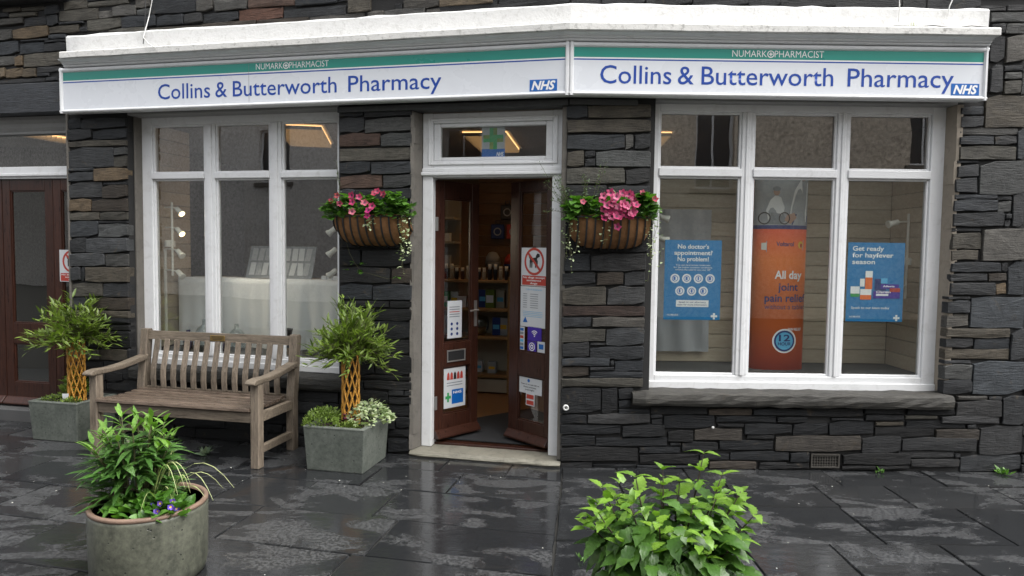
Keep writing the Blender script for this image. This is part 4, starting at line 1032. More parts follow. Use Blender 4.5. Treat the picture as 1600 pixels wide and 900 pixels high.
for z in (1.90, 1.38): mb.tube([(0, 0, z), (-.09, -.02, z - .01)], .006, 6)
mb.build('bar', 'cap', g)
spot(g, (-.13, -.03, 1.885), (-.9, -.1, -.25), False); spot(g, (-.13, -.03, 1.40), (-.9, -.1, -.25), False)
g = empty('spot_bar', (.70, .42, 0), 0, 'pair of white spot lamps at the left edge of the right window', 'lamp')
mb = MB().tube([(0, 0, 1.45), (0, 0, 2.0)], .009, 8); mb.build('bar', 'cap', g)
spot(g, (.09, -.02, 1.905), (.9, -.1, -.3), False); spot(g, (.09, -.02, 1.735), (.9, -.1, -.25), False)
g = empty('spot_bar', rot(-2.02, .34, 0), -TH, 'white spot lamps half hidden by the wall at the right of the left window', 'lamp')
MB().tube([(.06, 0, 1.25), (.06, 0, 1.95)], .009, 8).build('bar', 'cap', g)
for z in (1.78, 1.60, 1.42): spot(g, (-.02, -.02, z), (-.7, -.2, -.6), False)

# ------------------------------------------------------------------ left window display
wd = empty('window_display', rot(-3.80, .30), -TH, 'display bay behind the left window with a cream slatted left side', 'window display')
g = MB().box(-.035, 0, .70, -.021, .52, 2.70).build('side_panel', 'cream', wd)
for i in range(17): MB().box(-.02, 0, .70 + i * .119, .0, .52, .814 + i * .119).build('slat', 'cream_board', g, bevel=.003)
MB().box(.02, -.045, .640, 2.10, .70, .690).build('floor', 'grime', wd)
g = empty('draped_table', rot(-2.78, .62), -TH, 'display table under a white cloth in the left window', 'table')
MB().box(-.92, .03, 1.295, .95, .40, 1.325).build('table_top', 'oak', g)
for x in (-.90, .91): MB().box(x, .05, .69, x + .04, .09, 1.295).build('leg', 'oak', g)
nx, nz = 90, 12; vs = []
for j in range(nz + 1):
    for i in range(nx + 1):
        x = -1.0 + 2.0 * i / nx; t = j / nz
        a = (1 - t) * .022
        yy = -.005 + a * math.sin(x * 17 + 1.5 * math.sin(x * 5)) + a * .6 * math.sin(x * 41)
        vs.append((x, yy, .694 + t * .642 + (.004 * math.sin(x * 9) if j == nz else 0)))
for i in range(nx + 1): vs.append((-1.0 + 2.0 * i / nx, .42, 1.330))
fs = [(j * (nx + 1) + i, j * (nx + 1) + i + 1, (j + 1) * (nx + 1) + i + 1, (j + 1) * (nx + 1) + i) for j in range(nz + 1) for i in range(nx)]
MB().add(vs, fs).build('cloth', 'cloth', g, True)
g = empty('packet_rack', rot(-2.80, .72, 1.338), -TH, 'pale rack of small packets leaning on the white cloth', 'rack')
MB().prism([(0, 0), (.012, 0), (.112, .30), (.10, .30)], -.34, .34, 'x').build('board', 'print_grey', g)
for r_ in range(2):
    for i in range(9):
        x = -.31 + i * .07 + random.uniform(-.006, .006); z = .03 + r_ * .135; a = random.uniform(-.008, .008)
        y0 = z / 3
        MB().add([(x + a, y0 - .006, z), (x + .055 + a, y0 - .006, z), (x + .055 - a, y0 + .034, z + .115), (x - a, y0 + .034, z + .115)], [(0, 1, 2, 3)]).build('packet', random.choice(('paper', 'print_palegrey', 'paper', 'sheet')), g)
for i in range(9):
    b = empty('small_box', rot(-2.34 + i * .058, .68, 1.338), -TH, (ORD[i - 3] + ' small orange box from the left on the white cloth') if i > 2 else (ORD[i] + ' small white box from the left beside the orange boxes'), 'box', 'little boxes on the cloth' )
    MB().box(0, 0, 0, .052, .06, .035).build('box', 'print_orange' if i > 2 else 'paper', b, bevel=.002)
def jar(nm, loc, prof, mat, label, cat, grp=None):
    b = MB().lathe(prof, 18).build(nm, mat, None, True); b.location = loc; tag(b, label, cat, grp); return b
jar('glass_carboy', rot(-3.36, .42, .69), [(.075, 0), (.085, .02), (.085, .15), (.06, .20), (.02, .23), (.02, .27), (.028, .275)], 'bottle_clear', 'ribbed clear glass bottle with a narrow neck behind the bench', 'bottle')
jar('glass_carboy', rot(-3.06, .46, .69), [(.07, 0), (.075, .02), (.075, .14), (.05, .18), (.02, .20), (.02, .24)], 'bottle_clear', 'second clear glass bottle half hidden by a window bar', 'bottle')
for i, s_ in enumerate((-3.50, -3.26, -3.17)):
    jar('blue_bottle', rot(s_, .38, .69), [(.04, 0), (.042, .12), (.018, .15), (.018, .18)], 'bottle_blue', ('leftmost', 'middle', 'rightmost')[i] + ' dark blue glass bottle on the display floor behind the bench slats', 'bottle', 'blue bottles in the left window')
for i, s_ in enumerate((-2.13, -2.055, -1.985)):
    b = jar('green_bottle', rot(s_, .36, .69), [(.034, 0), (.034, .15), (.014, .19), (.014, .23)], 'bottle_green', ('leftmost', 'middle', 'rightmost')[i] + ' green glass bottle of three at the right of the left window', 'bottle', 'green bottles in the left window')
    MB().lathe([(.0345, .05), (.0345, .10)], 18).build('label', 'print_palegrey', b, True)
g = empty('mortar_and_pestle', rot(-2.56, .40, .69), -TH, 'dark mortar with a pestle on the left window display floor', 'mortar')
MB().lathe([(.05, 0), (.055, .02), (.04, .04), (.075, .12), (.085, .17), (.075, .17), (.05, .07)], 18, (0, 0, .05)).build('bowl', 'pack', g, True)
MB().box(-.08, -.08, 0, .08, .08, .05).build('plinth', 'oak', g, bevel=.004)
MB().tube([(0, 0, .16), (-.06, 0, .23), (-.09, 0, .27)], [.014, .009, .013], 8).build('pestle', 'pack', g, True)

# ------------------------------------------------------------------ notices on the doors
def notice(leaf, x, z, label, cat='notice', y=-.0):
    """a sheet stuck on a door leaf, standing off its glass"""
    loc, rz = leaf
    p = loc + Vector((math.cos(rz) * x - math.sin(rz) * y, math.sin(rz) * x + math.cos(rz) * y, z))
    return empty('notice' if cat == 'notice' else cat.replace(' ', '_'), p, rz, label, cat)
def no_dogs(g, w, h):
    MB().box(0, 0, 0, w, .002, h).build('sheet', 'paper', g)
    cx, cz, r_ = w / 2, h * .64, w * .38
    MB().disc(cx, cz, r_, -.001, 26, r_ * .82).build('ban_ring', 'print_red', g)
    d = MB(); k = r_ / .11
    d.poly([(cx - .05 * k, cz - .01 * k), (cx + .03 * k, cz + .0 * k), (cx + .035 * k, cz + .035 * k), (cx - .045 * k, cz + .025 * k)], -.0013)
    for a in (-.048, -.03, .012, .028): d.poly([(cx + a * k, cz - .05 * k), (cx + (a + .010) * k, cz - .05 * k), (cx + (a + .014) * k, cz + .01 * k), (cx + (a - .002) * k, cz + .01 * k)], -.0015)
    d.poly([(cx + .02 * k, cz + .02 * k), (cx + .065 * k, cz + .04 * k), (cx + .06 * k, cz + .06 * k), (cx + .035 * k, cz + .065 * k), (cx + .02 * k, cz + .045 * k)], -.0017)
    d.poly([(cx - .05 * k, cz + .02 * k), (cx - .065 * k, cz + .055 * k), (cx - .058 * k, cz + .056 * k), (cx - .04 * k, cz + .025 * k)], -.0017)
    d.build('dog_drawing', 'print_black', g)
    q = MB(); c_, s_ = math.cos(R(-45)), math.sin(R(-45)); a = r_ * .9; b = r_ * .09
    q.poly([(cx - a * c_ + b * s_, cz - a * s_ - b * c_), (cx + a * c_ + b * s_, cz + a * s_ - b * c_), (cx + a * c_ - b * s_, cz + a * s_ + b * c_), (cx - a * c_ - b * s_, cz - a * s_ + b * c_)], -.0021)
    q.build('ban_bar', 'print_red', g)
    MB().rect(w * .04, h * .02, w * .96, h * .27, -.001).build('red_panel', 'print_red', g)
    lettering('No dogs except', w * .08, w * .92, h * .20, h * .045, -.0022, 'print_white', g, .015)
    lettering('assistance', w * .22, w * .78, h * .125, h * .045, -.0022, 'print_white', g, .015)
    lettering('dogs', w * .36, w * .64, h * .05, h * .045, -.0022, 'print_white', g, .015)
YD = .0125
g = notice(LEAF_R, .122, 1.345, 'no dogs sign with a red ring on the right door leaf', 'notice', YD); no_dogs(g, .290, .305)
g = notice((Vector(LW(-4.755, .20, 0)), -TH), .062, 1.29, 'no dogs sign on the far left brown door beside the stone pier', 'notice', -.004); no_dogs(g, .27, .29)
g = notice(LEAF_R, .118, 1.015, 'white typed opening notice with a blue triangle on the right door leaf', 'notice', YD)
MB().box(0, 0, 0, .285, .002, .325).build('sheet', 'paper', g)
lettering('Collins & Butterworth', .06, .24, .295, .014, -.001, 'print_sky', g)
for i in range(7): MB().rect(.03, .262 - i * .018, .075, .267 - i * .018, -.001).build('text_line', 'print_grey', g); MB().rect(.11, .262 - i * .018, .20, .267 - i * .018, -.001).build('text_line', 'print_grey', g)
for i in range(4): MB().rect(.03, .122 - i * .013, .25, .125 - i * .013, -.001).build('text_line', 'print_sky', g)
MB().poly([(.03, .035), (.085, .035), (.0575, .08)], -.001).build('triangle_mark', 'nhs', g)
g = notice(LEAF_R, .112, .815, 'tall narrow strip of card logos low on the right door leaf', 'sticker', YD)
MB().box(0, 0, 0, .055, .002, .195).build('sheet', 'paper', g)
for i in range(6): MB().rect(.008, .012 + i * .03, .046, .034 + i * .03, -.001).build('logo', ('nhs', 'print_grey', 'print_sky', 'print_red', 'print_grey', 'nhs')[i], g)
g = notice(LEAF_R, .205, .905, 'purple wifi sticker on the right door leaf', 'sticker', YD)
MB().box(0, 0, 0, .155, .002, .115).build('sheet', 'print_purple', g)
q = MB()
for r_ in (.018, .032, .046):
    pts = [(.078 + rr * math.sin(R(a)), .040 + rr * math.cos(R(a))) for rr, rng in ((r_, range(-45, 46, 15)), (r_ - .007, range(45, -46, -15))) for a in rng]
    q.poly(pts, -.001 - r_ * .01)
q.disc(.078, .040, .006, -.001, 10); q.build('wifi_mark', 'print_white', g)
g = notice(LEAF_R, .205, .815, 'dark blue round emblem sticker under the wifi sticker', 'sticker', YD)
MB().box(0, 0, 0, .10, .002, .085).build('sheet', 'print_purple', g)
MB().disc(.05, .043, .034, -.001, 18, .027).build('ring_mark', 'print_white', g); MB().disc(.05, .043, .018, -.001, 12, .009).build('ring_mark', 'print_white', g)
g = notice(LEAF_R, .318, .813, 'small white and blue card sticker beside the round emblem', 'sticker', YD)
MB().box(0, 0, 0, .082, .002, .095).build('sheet', 'paper', g); MB().rect(.015, .035, .067, .075, -.001).build('blue_panel', 'nhs', g)
g = notice(LEAF_R, .105, .475, 'white notice with a crest at the foot of the right door leaf', 'notice', YD)
MB().box(0, 0, 0, .268, .002, .130).build('sheet', 'paper', g)
MB().disc(.12, .104, .014, -.001, 14).build('crest', 'nhs', g)
lettering('There is no cash left on', .03, .24, .068, .013, -.001, 'print_black', g, .012)
lettering('these premises', .06, .205, .046, .013, -.001, 'print_black', g, .012)
lettering('overnight', .08, .185, .024, .013, -.001, 'print_black', g, .012)
g = notice(LEAF_R, .195, .378, 'small red and white sticker hanging below the white crest notice', 'sticker', YD)
MB().box(0, 0, 0, .098, .002, .0965).build('sheet', 'paper', g)
MB().rect(.008, .055, .090, .090, -.001).build('red_panel', 'print_red', g); MB().rect(.008, .008, .090, .042, -.001).build('red_panel', 'print_red', g)
g = notice(LEAF_L, .145, .895, 'white leaflet with small pictures in the left door leaf\'s upper glass', 'notice', YD)
MB().box(0, 0, 0, .155, .002, .31).build('sheet', 'paper', g)
for i in range(5): MB().rect(.02, .255 - i * .02, .13, .262 - i * .02, -.001).build('text_line', 'print_red' if i == 2 else 'print_grey', g)
for i in range(2):
    for j in range(3): MB().disc(.045 + i * .06, .035 + j * .042, .013, -.001, 10).build('picture', 'print_dkblue', g)
g = notice(LEAF_L, .112, .315, 'white poster with red figures and a green cross in the left leaf\'s lower glass', 'notice', YD)
MB().box(0, 0, 0, .235, .002, .335).build('sheet', 'paper', g)
for i in range(5): MB().poly([(.03 + i * .036, .235), (.062 + i * .036, .235), (.058 + i * .036, .285), (.046 + i * .036, .30), (.034 + i * .036, .285)], -.001).build('printed_figure', 'print_red' if i != 2 else 'print_black', g)
for i in range(2): MB().rect(.03, .205 - i * .022, .20, .212 - i * .022, -.001).build('text_line', 'print_grey', g)
q = MB().rect(.035, .05, .055, .13, -.001); q.rect(.015, .078, .075, .102, -.0014); q.build('green_cross', 'print_green', g)
MB().rect(.085, .03, .21, .15, -.001).build('blue_panel', 'nhs', g)
lettering('NHS', .10, .19, .115, .02, -.0016, 'print_white', g, .02)
# pharmacy cross flag in the fanlight
g = empty('cross_flag', rot(-.705, .177, 2.338), -TH, 'green pharmacy cross card hanging in the fanlight over the door', 'card')
MB().box(0, 0, 0, .185, .002, .26).build('sheet', 'print_palegrey', g)
MB().rect(0, 0, .185, .075, -.001).build('blue_panel', 'nhs', g)
lettering('NHS', .118, .175, .02, .03, -.0018, 'print_white', g, .02, .25)
q = MB()
q.rect(.062, .155, .092, .238, -.0012); q.rect(.092, .072, .122, .155, -.0012); q.rect(.092, .155, .172, .183, -.0014); q.rect(.012, .127, .092, .155, -.0014)
q.build('green_cross', 'print_green', g)
q = MB(); q.rect(.092, .183, .122, .238, -.0012); q.rect(.062, .072, .092, .127, -.0012); q.rect(.122, .127, .172, .155, -.0014); q.rect(.012, .155, .062, .183, -.0014)
q.build('pale_cross', 'sedum', g)

# ------------------------------------------------------------------ bench
g = empty('garden_bench', rot(-2.885, -.33), -TH, 'weathered teak garden bench with a small brass plaque in front of the left window', 'bench')
for sx in (-1, 1):
    a = sx * .695 - .034; b = a + .068
    MB().prism([(-.285, 0), (-.215, 0), (-.215, .625), (-.285, .625)], a, b, 'x').build('leg', 'teak', g, bevel=.004)
    MB().prism([(.205, 0), (.275, 0), (.275, .42), (.330, .905), (.318, .925), (.262, .925), (.205, .44)], a, b, 'x').build('leg', 'teak', g, bevel=.004)
    # arm: dips and curls over at the front
    top = [(-.345, .632), (-.338, .650), (-.31, .664), (-.26, .668), (-.15, .662), (.0, .672), (.12, .690), (.262, .712)]
    bot = [(.262, .668), (.12, .648), (.0, .632), (-.15, .626), (-.27, .6255), (-.32, .622)]
    MB().prism(top + bot, sx * .695 - .042, sx * .695 + .042, 'x').build('arm', 'teak_x', g, bevel=.008, seg=2)
    MB().box(sx * .695 - .022, -.2145, .335, sx * .695 + .022, .2045, .405).build('side_rail', 'teak_x', g, bevel=.003)
    MB().box(sx * .695 - .02, -.2145, .10, sx * .695 + .02, .2045, .155).build('stretcher', 'teak_x', g, bevel=.003)
MB().box(-.661, -.275, .335, .661, -.240, .412).build('front_rail', 'teak_x', g, bevel=.004)
MB().box(-.661, .215, .335, .661, .250, .412).build('rear_rail', 'teak_x', g, bevel=.004)
for i in range(7):
    y0 = -.302 + i * .073
    z = .430 - .018 * math.sin(math.pi * (i + .3) / 7) + (.0 if i else -.004)
    x = .661 if (i == 0 or i > 5) else .70
    if i in (0,): x = .655
    MB().prism([(y0, z), (y0 + .004, z + .018), (y0 + .010, z + .022), (y0 + .050, z + .021), (y0 + .055, z + .016), (y0 + .055, z)], -.66, .66, 'x').build('seat_slat', 'teak_seat', g)
n = 14
tr = MB()
pts = []
for i in range(n):
    xa, xb = -.661 + 1.322 * i / n, -.661 + 1.322 * (i + 1) / n
    tr.prism([(.272, .838), (.302, .838), (.310, .908), (.280, .908)], xa, xb, 'x')
tr.build('top_rail', 'teak_x', g)
MB().box(-.661, .232, .4125, .661, .262, .445).build('lower_back_rail', 'teak_x', g, bevel=.003)
for i in range(13):
    x = -.575 + i * 1.15 / 12
    cu = [(.225, .440), (.218, .52), (.222, .60), (.242, .68), (.262, .76), (.278, .845)]
    poly = [(a - .008, b) for a, b in cu] + [(a + .008, b) for a, b in reversed(cu)]
    # strips so the curve stays a clean swept slat
    mb = MB(); vs = []
    for (a, b) in cu: vs += [(x - .024, a - .009, b), (x + .024, a - .009, b), (x + .024, a + .006, b), (x - .024, a + .006, b)]
    fs = [(4 * k_ + q, 4 * k_ + (q + 1) % 4, 4 * k_ + 4 + (q + 1) % 4, 4 * k_ + 4 + q) for k_ in range(5) for q in range(4)] + [(3, 2, 1, 0), (20, 21, 22, 23)]
    mb.add(vs, fs).build('back_slat', 'teak', g, bevel=.003)
pq = MB().box(-.068, .2665, .848, .070, .2715, .893).build('plaque', 'brass', g, bevel=.002)
for i in range(3): MB().rect(-.055 + .006 * i, .881 - i * .011, .056 - .006 * i, .885 - i * .011, .2660).build('engraving', 'iron', pq)

# ------------------------------------------------------------------ planters
def trough(loc, label, w=.485, d=.47, h=.33, lip=.02):
    g = empty('concrete_planter', loc, -TH, label, 'planter', 'square concrete planters')
    a, b = w / 2, d / 2; ti = .045
    def ringv(x, y, z): return [(-x, -y, z), (x, -y, z), (x, y, z), (-x, y, z)]
    vs = ringv(a - .022, b - .022, 0.0) + ringv(a - .004, b - .004, h - .02) + ringv(a, b, h) + ringv(a - ti, b - ti, h) + ringv(a - ti, b - ti, h - .05)
    fs = [(3, 2, 1, 0)] + [(4 * r_ + i, 4 * r_ + (i + 1) % 4, 4 * r_ + 4 + (i + 1) % 4, 4 * r_ + 4 + i) for r_ in range(4) for i in range(4)]
    MB().add(vs, fs).build('box', 'concrete', g, bevel=.008, seg=2)
    vs = []; fs = []; n = 8
    for j in range(n + 1):
        for i in range(n + 1): vs.append(((a - ti - .001) * (2 * i / n - 1), (b - ti - .001) * (2 * j / n - 1), h - .04 + random.uniform(0, .018)))
    fs = [(j * (n + 1) + i, j * (n + 1) + i + 1, (j + 1) * (n + 1) + i + 1, (j + 1) * (n + 1) + i) for j in range(n) for i in range(n)]
    MB().add(vs, fs).build('soil', 'soil', g, True)
    return g
T1 = rot(-1.600, -.315); T2 = rot(-4.185, -.17)
trough(T1, 'square grey concrete planter between the bench and the doorway')
trough(T2, 'square grey concrete planter left of the bench')

# leaf shapes -----------------------------------------------------------
def leaf_faces(L_, W_, fold=.25, curl=.35, n=4, serr=0.0):
    """a leaf along +x from its stalk, folded along the midrib and arching down; returns verts, faces"""
    vs = []; fs = []
    for i in range(n + 1):
        t = i / n
        w_ = W_ * .5 * (math.sin(math.pi * min(1, t * .96 + .04) ** .75)) ** .9 if 0 < i < n else 0
        if serr and 0 < i < n: w_ *= 1 + (serr if i % 2 else -serr)
        x = L_ * t; z = -curl * L_ * t * t * .6
        vs += [(x, 0, z), (x - (serr * .12 * L_ if i % 2 else 0), w_, z + fold * w_), (x - (serr * .12 * L_ if i % 2 else 0), -w_, z + fold * w_)]
    for i in range(n):
        a = 3 * i; b = a + 3
        if i == 0: fs += [(a, b, b + 1), (a, b + 2, b)]
        elif i == n - 1: fs += [(a, b, a + 1), (a + 2, b, a)]
        else: fs += [(a, b, b + 1, a + 1), (a + 2, b + 2, b, a)]
    return vs, fs
def leaf_mesh(name, mat, *a, **k):
    vs, fs = leaf_faces(*a, **k)
    me = bpy.data.meshes.new(name); me.from_pydata(vs, [], fs); me.materials.append(M[mat])
    me.polygons.foreach_set('use_smooth', [True] * len(me.polygons)); me.update()
    return me
def orient(d, roll=0.0):
    """matrix that points +x along d, keeping the leaf's upper side up"""
    d = Vector(d).normalized()
    s_ = Vector((0, 0, 1)).cross(d)
    s_ = s_.normalized() if s_.length > 1e-4 else Vector((0, 1, 0))
    u_ = d.cross(s_)
    m_ = Matrix((d, s_, u_)).transposed()
    return m_ @ Matrix.Rotation(roll, 3, 'X')
def put_leaf(me, p, d, size, parent, tint, roll=0.0, name='leaf'):
    o = bpy.data.objects.new(name, me)
    mt = orient(d, roll).to_4x4() @ Matrix.Scale(size, 4); mt.translation = Vector(p)
    o.matrix_local = mt; o.color = (*tint, 1)
    link(o, parent)
    return o
def join_leaf(mb, shape, p, d, size, roll=0.0):
    vs, fs = shape; R3 = orient(d, roll)
    mb.add([Vector(p) + R3 @ (Vector(v) * size) for v in vs], fs)
U = random.uniform

# willow standards ------------------------------------------------------
WL = leaf_faces(1.0, .24, .2, .25, 3)
def willow(base, label, rx, rz_, ch, lean):
    """golden woven stems carrying a round head of narrow leaves"""
    g = empty('willow_standard', base, U(0, 6), label, 'willow', 'woven willow standards')
    z0, z1 = -.03, .53
    for k_ in range(18):
        sg = 1 if k_ % 2 else -1; ph = 2 * math.pi * (k_ // 2) / 9
        pts = []
        for i in range(21):
            t = i / 20; r_ = .066 - .004 * math.sin(math.pi * t) + .0035 * sg * math.cos(9 * 2.6 * t)
            an = ph + sg * 2.6 * t
            pts.append((r_ * math.cos(an), r_ * math.sin(an), z0 + (z1 - z0) * t))
        MB().tube(pts, [.0068 - .0018 * i / 20 for i in range(21)], 5).build('woven_stem', 'withy', g, True)
    mb = MB(); tw = MB()
    for k_ in range(130):
        an = U(0, 6.283); el = math.asin(U(-.1, 1)) if k_ > 30 else U(-.35, .2)
        d = Vector((math.cos(an) * math.cos(el), math.sin(an) * math.cos(el), math.sin(el)))
        st = Vector((U(-.05, .05), U(-.05, .05), z1 - .05 + U(0, .10)))
        ln = U(.55, 1.0)
        end = Vector((d.x * rx * ln, d.y * rx * ln, z1 - .02 + d.z * rz_ * ln + ch))
        mid = (st + end) / 2 + Vector((0, 0, .05))
        tw.tube([st, mid, end], [.004, .003, .0015], 4)
        for q in range(14):
            t = .25 + .75 * q / 13
            p = st * (1 - t) ** 2 + mid * 2 * t * (1 - t) + end * t * t
            ax = (end - st).normalized()
            dd = (ax * U(.3, .9) + Vector((U(-1, 1), U(-1, 1), U(-.2, 1.0))) * .75)
            join_leaf(mb, WL, p, dd, U(.055, .098), U(-.6, .6))
    o = mb.build('crown', 'willow', g, False); tag(o, kind='stuff')
    tw.build('twig', 'stem', g)
    return g
willow(T1 + Vector((.02, .02, .30)), 'willow standard with a woven golden stem beside the doorway', .35, .46, .0, 0)
willow(T2 + Vector((.0, .02, .30)), 'willow standard with a woven golden stem left of the bench', .39, .46, .0, 0)

def mound(name, base, rx, ry, h, n, shape, size, mat, label, cat, up_=.5, rz=-TH):
    mb = MB()
    for i in range(n):
        a = U(0, 6.283); r_ = math.sqrt(U(0, 1)); x, y = rx * r_ * math.cos(a), ry * r_ * math.sin(a)
        z = h * math.sqrt(max(0, 1 - r_ * r_)) * U(.25, 1.05)
        join_leaf(mb, shape, (x, y, z), (math.cos(a) * U(.2, 1) + U(-.6, .6), math.sin(a) * U(.2, 1) + U(-.6, .6), up_ + U(-.4, .5)), size * U(.7, 1.3), U(-.8, .8))
    o = mb.build(name, mat); o.location = base; o.rotation_euler = (0, 0, rz)
    return tag(o, label, cat)
RL = leaf_faces(1.0, .75, .15, .3, 3)
SL_ = leaf_faces(1.0, .45, .2, .2, 2)
def atT(T, x, y, z): return T + Vector((eL.x * x + nL.x * y, eL.y * x + nL.y * y, z))
mound('sedum', atT(T1, -.16, -.06, .30), .145, .17, .125, 900, SL_, .026, 'sedum', 'bright yellow green sedum mound at the left of the middle planter', 'plant', .8)
mound('variegated_plant', atT(T1, .16, .06, .30), .17, .19, .17, 420, RL, .034, 'variegated', 'white and green variegated plant spilling over the middle planter\'s right side', 'plant', .3)
mound('moss_tuft', atT(T1, .08, -.15, .30), .10, .06, .05, 420, SL_, .020, 'moss', 'low green moss tuft at the front of the middle planter', 'plant', 1.0)
mound('purple_heuchera', atT(T1, .03, -.04, .30), .05, .05, .10, 60, RL, .03, 'petal_eye', 'small dark purple plant at the foot of the middle woven stem', 'plant', .5)
mound('moss_tuft', atT(T2, -.12, -.08, .30), .13, .12, .045, 420, SL_, .022, 'moss', 'low moss along the left planter\'s front', 'plant', 1.0)
mound('variegated_shrub', atT(T2, -.10, .12, .29), .12, .12, .25, 200, RL, .05, 'sedum', 'pale yellow green shrub behind the left woven stem', 'plant', .5)
mound('moss_tuft', atT(T2, .10, -.14, .30), .09, .06, .05, 260, SL_, .022, 'moss', 'mossy tuft at the right front of the left planter', 'plant', 1.0)
for T, lb, mt in ((T1, 'green and white plant label stuck in the middle planter', 'sedum'), (T2, 'white plant label stuck in the left planter', 'paper')):
    g = empty('plant_label', atT(T, -.045 if T is T1 else .0, -.10, .30), -TH + .3, lb, 'plant label')
    MB().prism([(-.022, .02), (.022, .02), (.026, .075), (-.026, .075)], -.001, .001, 'y').build('card', mt, g)
    MB().prism([(-.005, -.03), (.005, -.03), (.005, .02), (-.005, .02)], -.001, .001, 'y').build('stake', 'paper', g)

# round pot and its plants ------------------------------------------------
POT = Vector((-2.185, -1.745, 0))
g = empty('round_planter', POT, .4, 'large round olive glazed pot with a bare clay rim in the left foreground', 'planter')
MB().lathe([(.236, 0), (.252, .015), (.262, .06), (.266, .20), (.267, .335), (.264, .352)], 56).build('body', 'glaze', g, True)
MB().lathe([(.264, .352), (.268, .356), (.268, .366), (.264, .371), (.250, .372), (.244, .367), (.242, .33)], 56).build('rim', 'clay', g, True)
vs = [(0, 0, .350)] + [(.2425 * math.cos(2 * math.pi * i / 24), .2425 * math.sin(2 * math.pi * i / 24), .335) for i in range(24)]
MB().add(vs, [(0, 1 + i, 1 + (i + 1) % 24) for i in range(24)]).build('soil', 'soil', g)
LM = [leaf_mesh('leaf', 'laurel', 1.0, w_, f_, c_, n=5) for w_, f_, c_ in ((.26, .3, .35), (.29, .2, .55), (.24, .35, .2), (.27, .25, .75))]
pl = empty('leafy_shrub', POT + Vector((-.075, .03, .34)), 0, 'bushy green shrub with long narrow leaves in the round pot', 'shrub')
cnt = 0
for k_ in range(26):
    a = U(0, 6.283); r_ = .205 * math.sqrt(U(.02, 1))
    b0 = Vector((.05 * math.cos(a), .05 * math.sin(a), 0))
    tip = Vector((r_ * math.cos(a) - .02, r_ * math.sin(a), U(.38, .47) * math.sqrt(max(.2, 1 - (r_ / .26) ** 2)) + .02))
    mid = (b0 + tip) / 2 + Vector((0, 0, .06))
    B = lambda t: b0 * (1 - t) ** 2 + mid * 2 * t * (1 - t) + tip * t * t
    MB().tube([B(t / 5) for t in range(6)], [.005, .0045, .004, .0035, .003, .002], 5).build('stem', 'stem', pl, True)
    for q in range(11):
        t = .30 + .70 * q / 10; an = a + q * 2.4 + U(-.3, .3)
        new = q > 7
        d = Vector((math.cos(an), math.sin(an), (.25 if not new else 1.3) + U(-.2, .3)))
        s_ = (.155 - .05 * t if not new else .085) * U(.8, 1.15)
        tint = (1.0, 1.0, 1.0) if not new else (1.9, 1.7, 1.3)
        put_leaf(random.choice(LM), B(t), d, s_, pl, tint, U(-.3, .3))
fill = MB(); LF = leaf_faces(1.0, .22, .25, .5, 4)
for i in range(330):
    a = U(0, 6.283); r_ = .17 * math.sqrt(U(0, 1)); z = U(.02, .34) * math.sqrt(max(.1, 1 - (r_ / .21) ** 2))
    join_leaf(fill, LF, (r_ * math.cos(a) - .01, r_ * math.sin(a), z), (math.cos(a) + U(-.5, .5), math.sin(a) + U(-.5, .5), U(-.1, .7)), U(.08, .13), U(-.4, .4))
o = fill.build('inner_leaves', 'laurel', pl, True); tag(o, kind='stuff'); o.color = (.8, .85, .85, 1)
gr = empty('striped_grass', POT + Vector((.08, -.02, .34)), 0, 'pale striped grass arching over the right of the round pot', 'grass plant')
for k_ in range(17):
    a = U(-1.6, 1.9); ln = U(.16, .40); h = U(.10, .26)
    b0 = Vector((U(-.06, .06), U(-.05, .05), 0)); d = Vector((math.cos(a), math.sin(a) * .8, 0))
    vs = []; fs = []
    for i in range(9):
        t = i / 8; p = b0 + d * ln * t * (1.15 if k_ % 2 else .5) + Vector((0, 0, h * (math.sin(math.pi * min(1, t * .80 + .02)))))
        s_ = Vector((-d.y, d.x, 0)) * (.0034 * (1 - t) ** .6 + .0005)
        vs += [p - s_, p + s_ + Vector((0, 0, .001))]
    fs = [(2 * i, 2 * i + 1, 2 * i + 3, 2 * i + 2) for i in range(8)]
    o = MB().add(vs, fs).build('blade', 'blade', gr, True); o.color = (1, 1, 1, 1)
mound('strawberry_leaves', POT + Vector((.05, -.10, .335)), .19, .12, .085, 150, RL, .055, 'leaf', 'low round green leaves along the front rim of the round pot', 'plant', .6, 0)
vp = empty('violet_plant', POT + Vector((.135, -.135, .35)), 0, 'purple violets flowering at the right front rim of the round pot', 'flowers')
def flower_mesh(name, r_, mats, depth=.35):
    mb = MB(); n = 5; vs = [(0, 0, -depth * r_)]
    for i in range(20):
        a = 2 * math.pi * i / 20; q = r_ * (.86 + .15 * math.cos(5 * a) + random.uniform(-.05, .05)); vs.append((q * math.cos(a), q * math.sin(a), .10 * r_ * math.cos(5 * a) + random.uniform(-.16, .12) * r_))
    inner = [(.30 * r_ * math.cos(2 * math.pi * i / 20), .30 * r_ * math.sin(2 * math.pi * i / 20), -.18 * r_) for i in range(20)]
    vs += inner
    fs = [(1 + i, 1 + (i + 1) % 20, 21 + (i + 1) % 20, 21 + i) for i in range(20)]
    mb.add(vs, fs); b = mb.f; mb.cur = 1
    k0 = len(mb.v) - 40 - 1
    for i in range(20): mb.f.append((k0, k0 + 21 + i, k0 + 21 + (i + 1) % 20)); mb.mi.append(1)
    me = bpy.data.meshes.new(name); me.from_pydata(mb.v, [], mb.f)
    for m_ in mats: me.materials.append(M[m_])
    me.polygons.foreach_set('material_index', mb.mi); me.polygons.foreach_set('use_smooth', [True] * len(me.polygons)); me.update()
    return me
FV = flower_mesh('flower', .017, ('violet', 'print_yellow'))
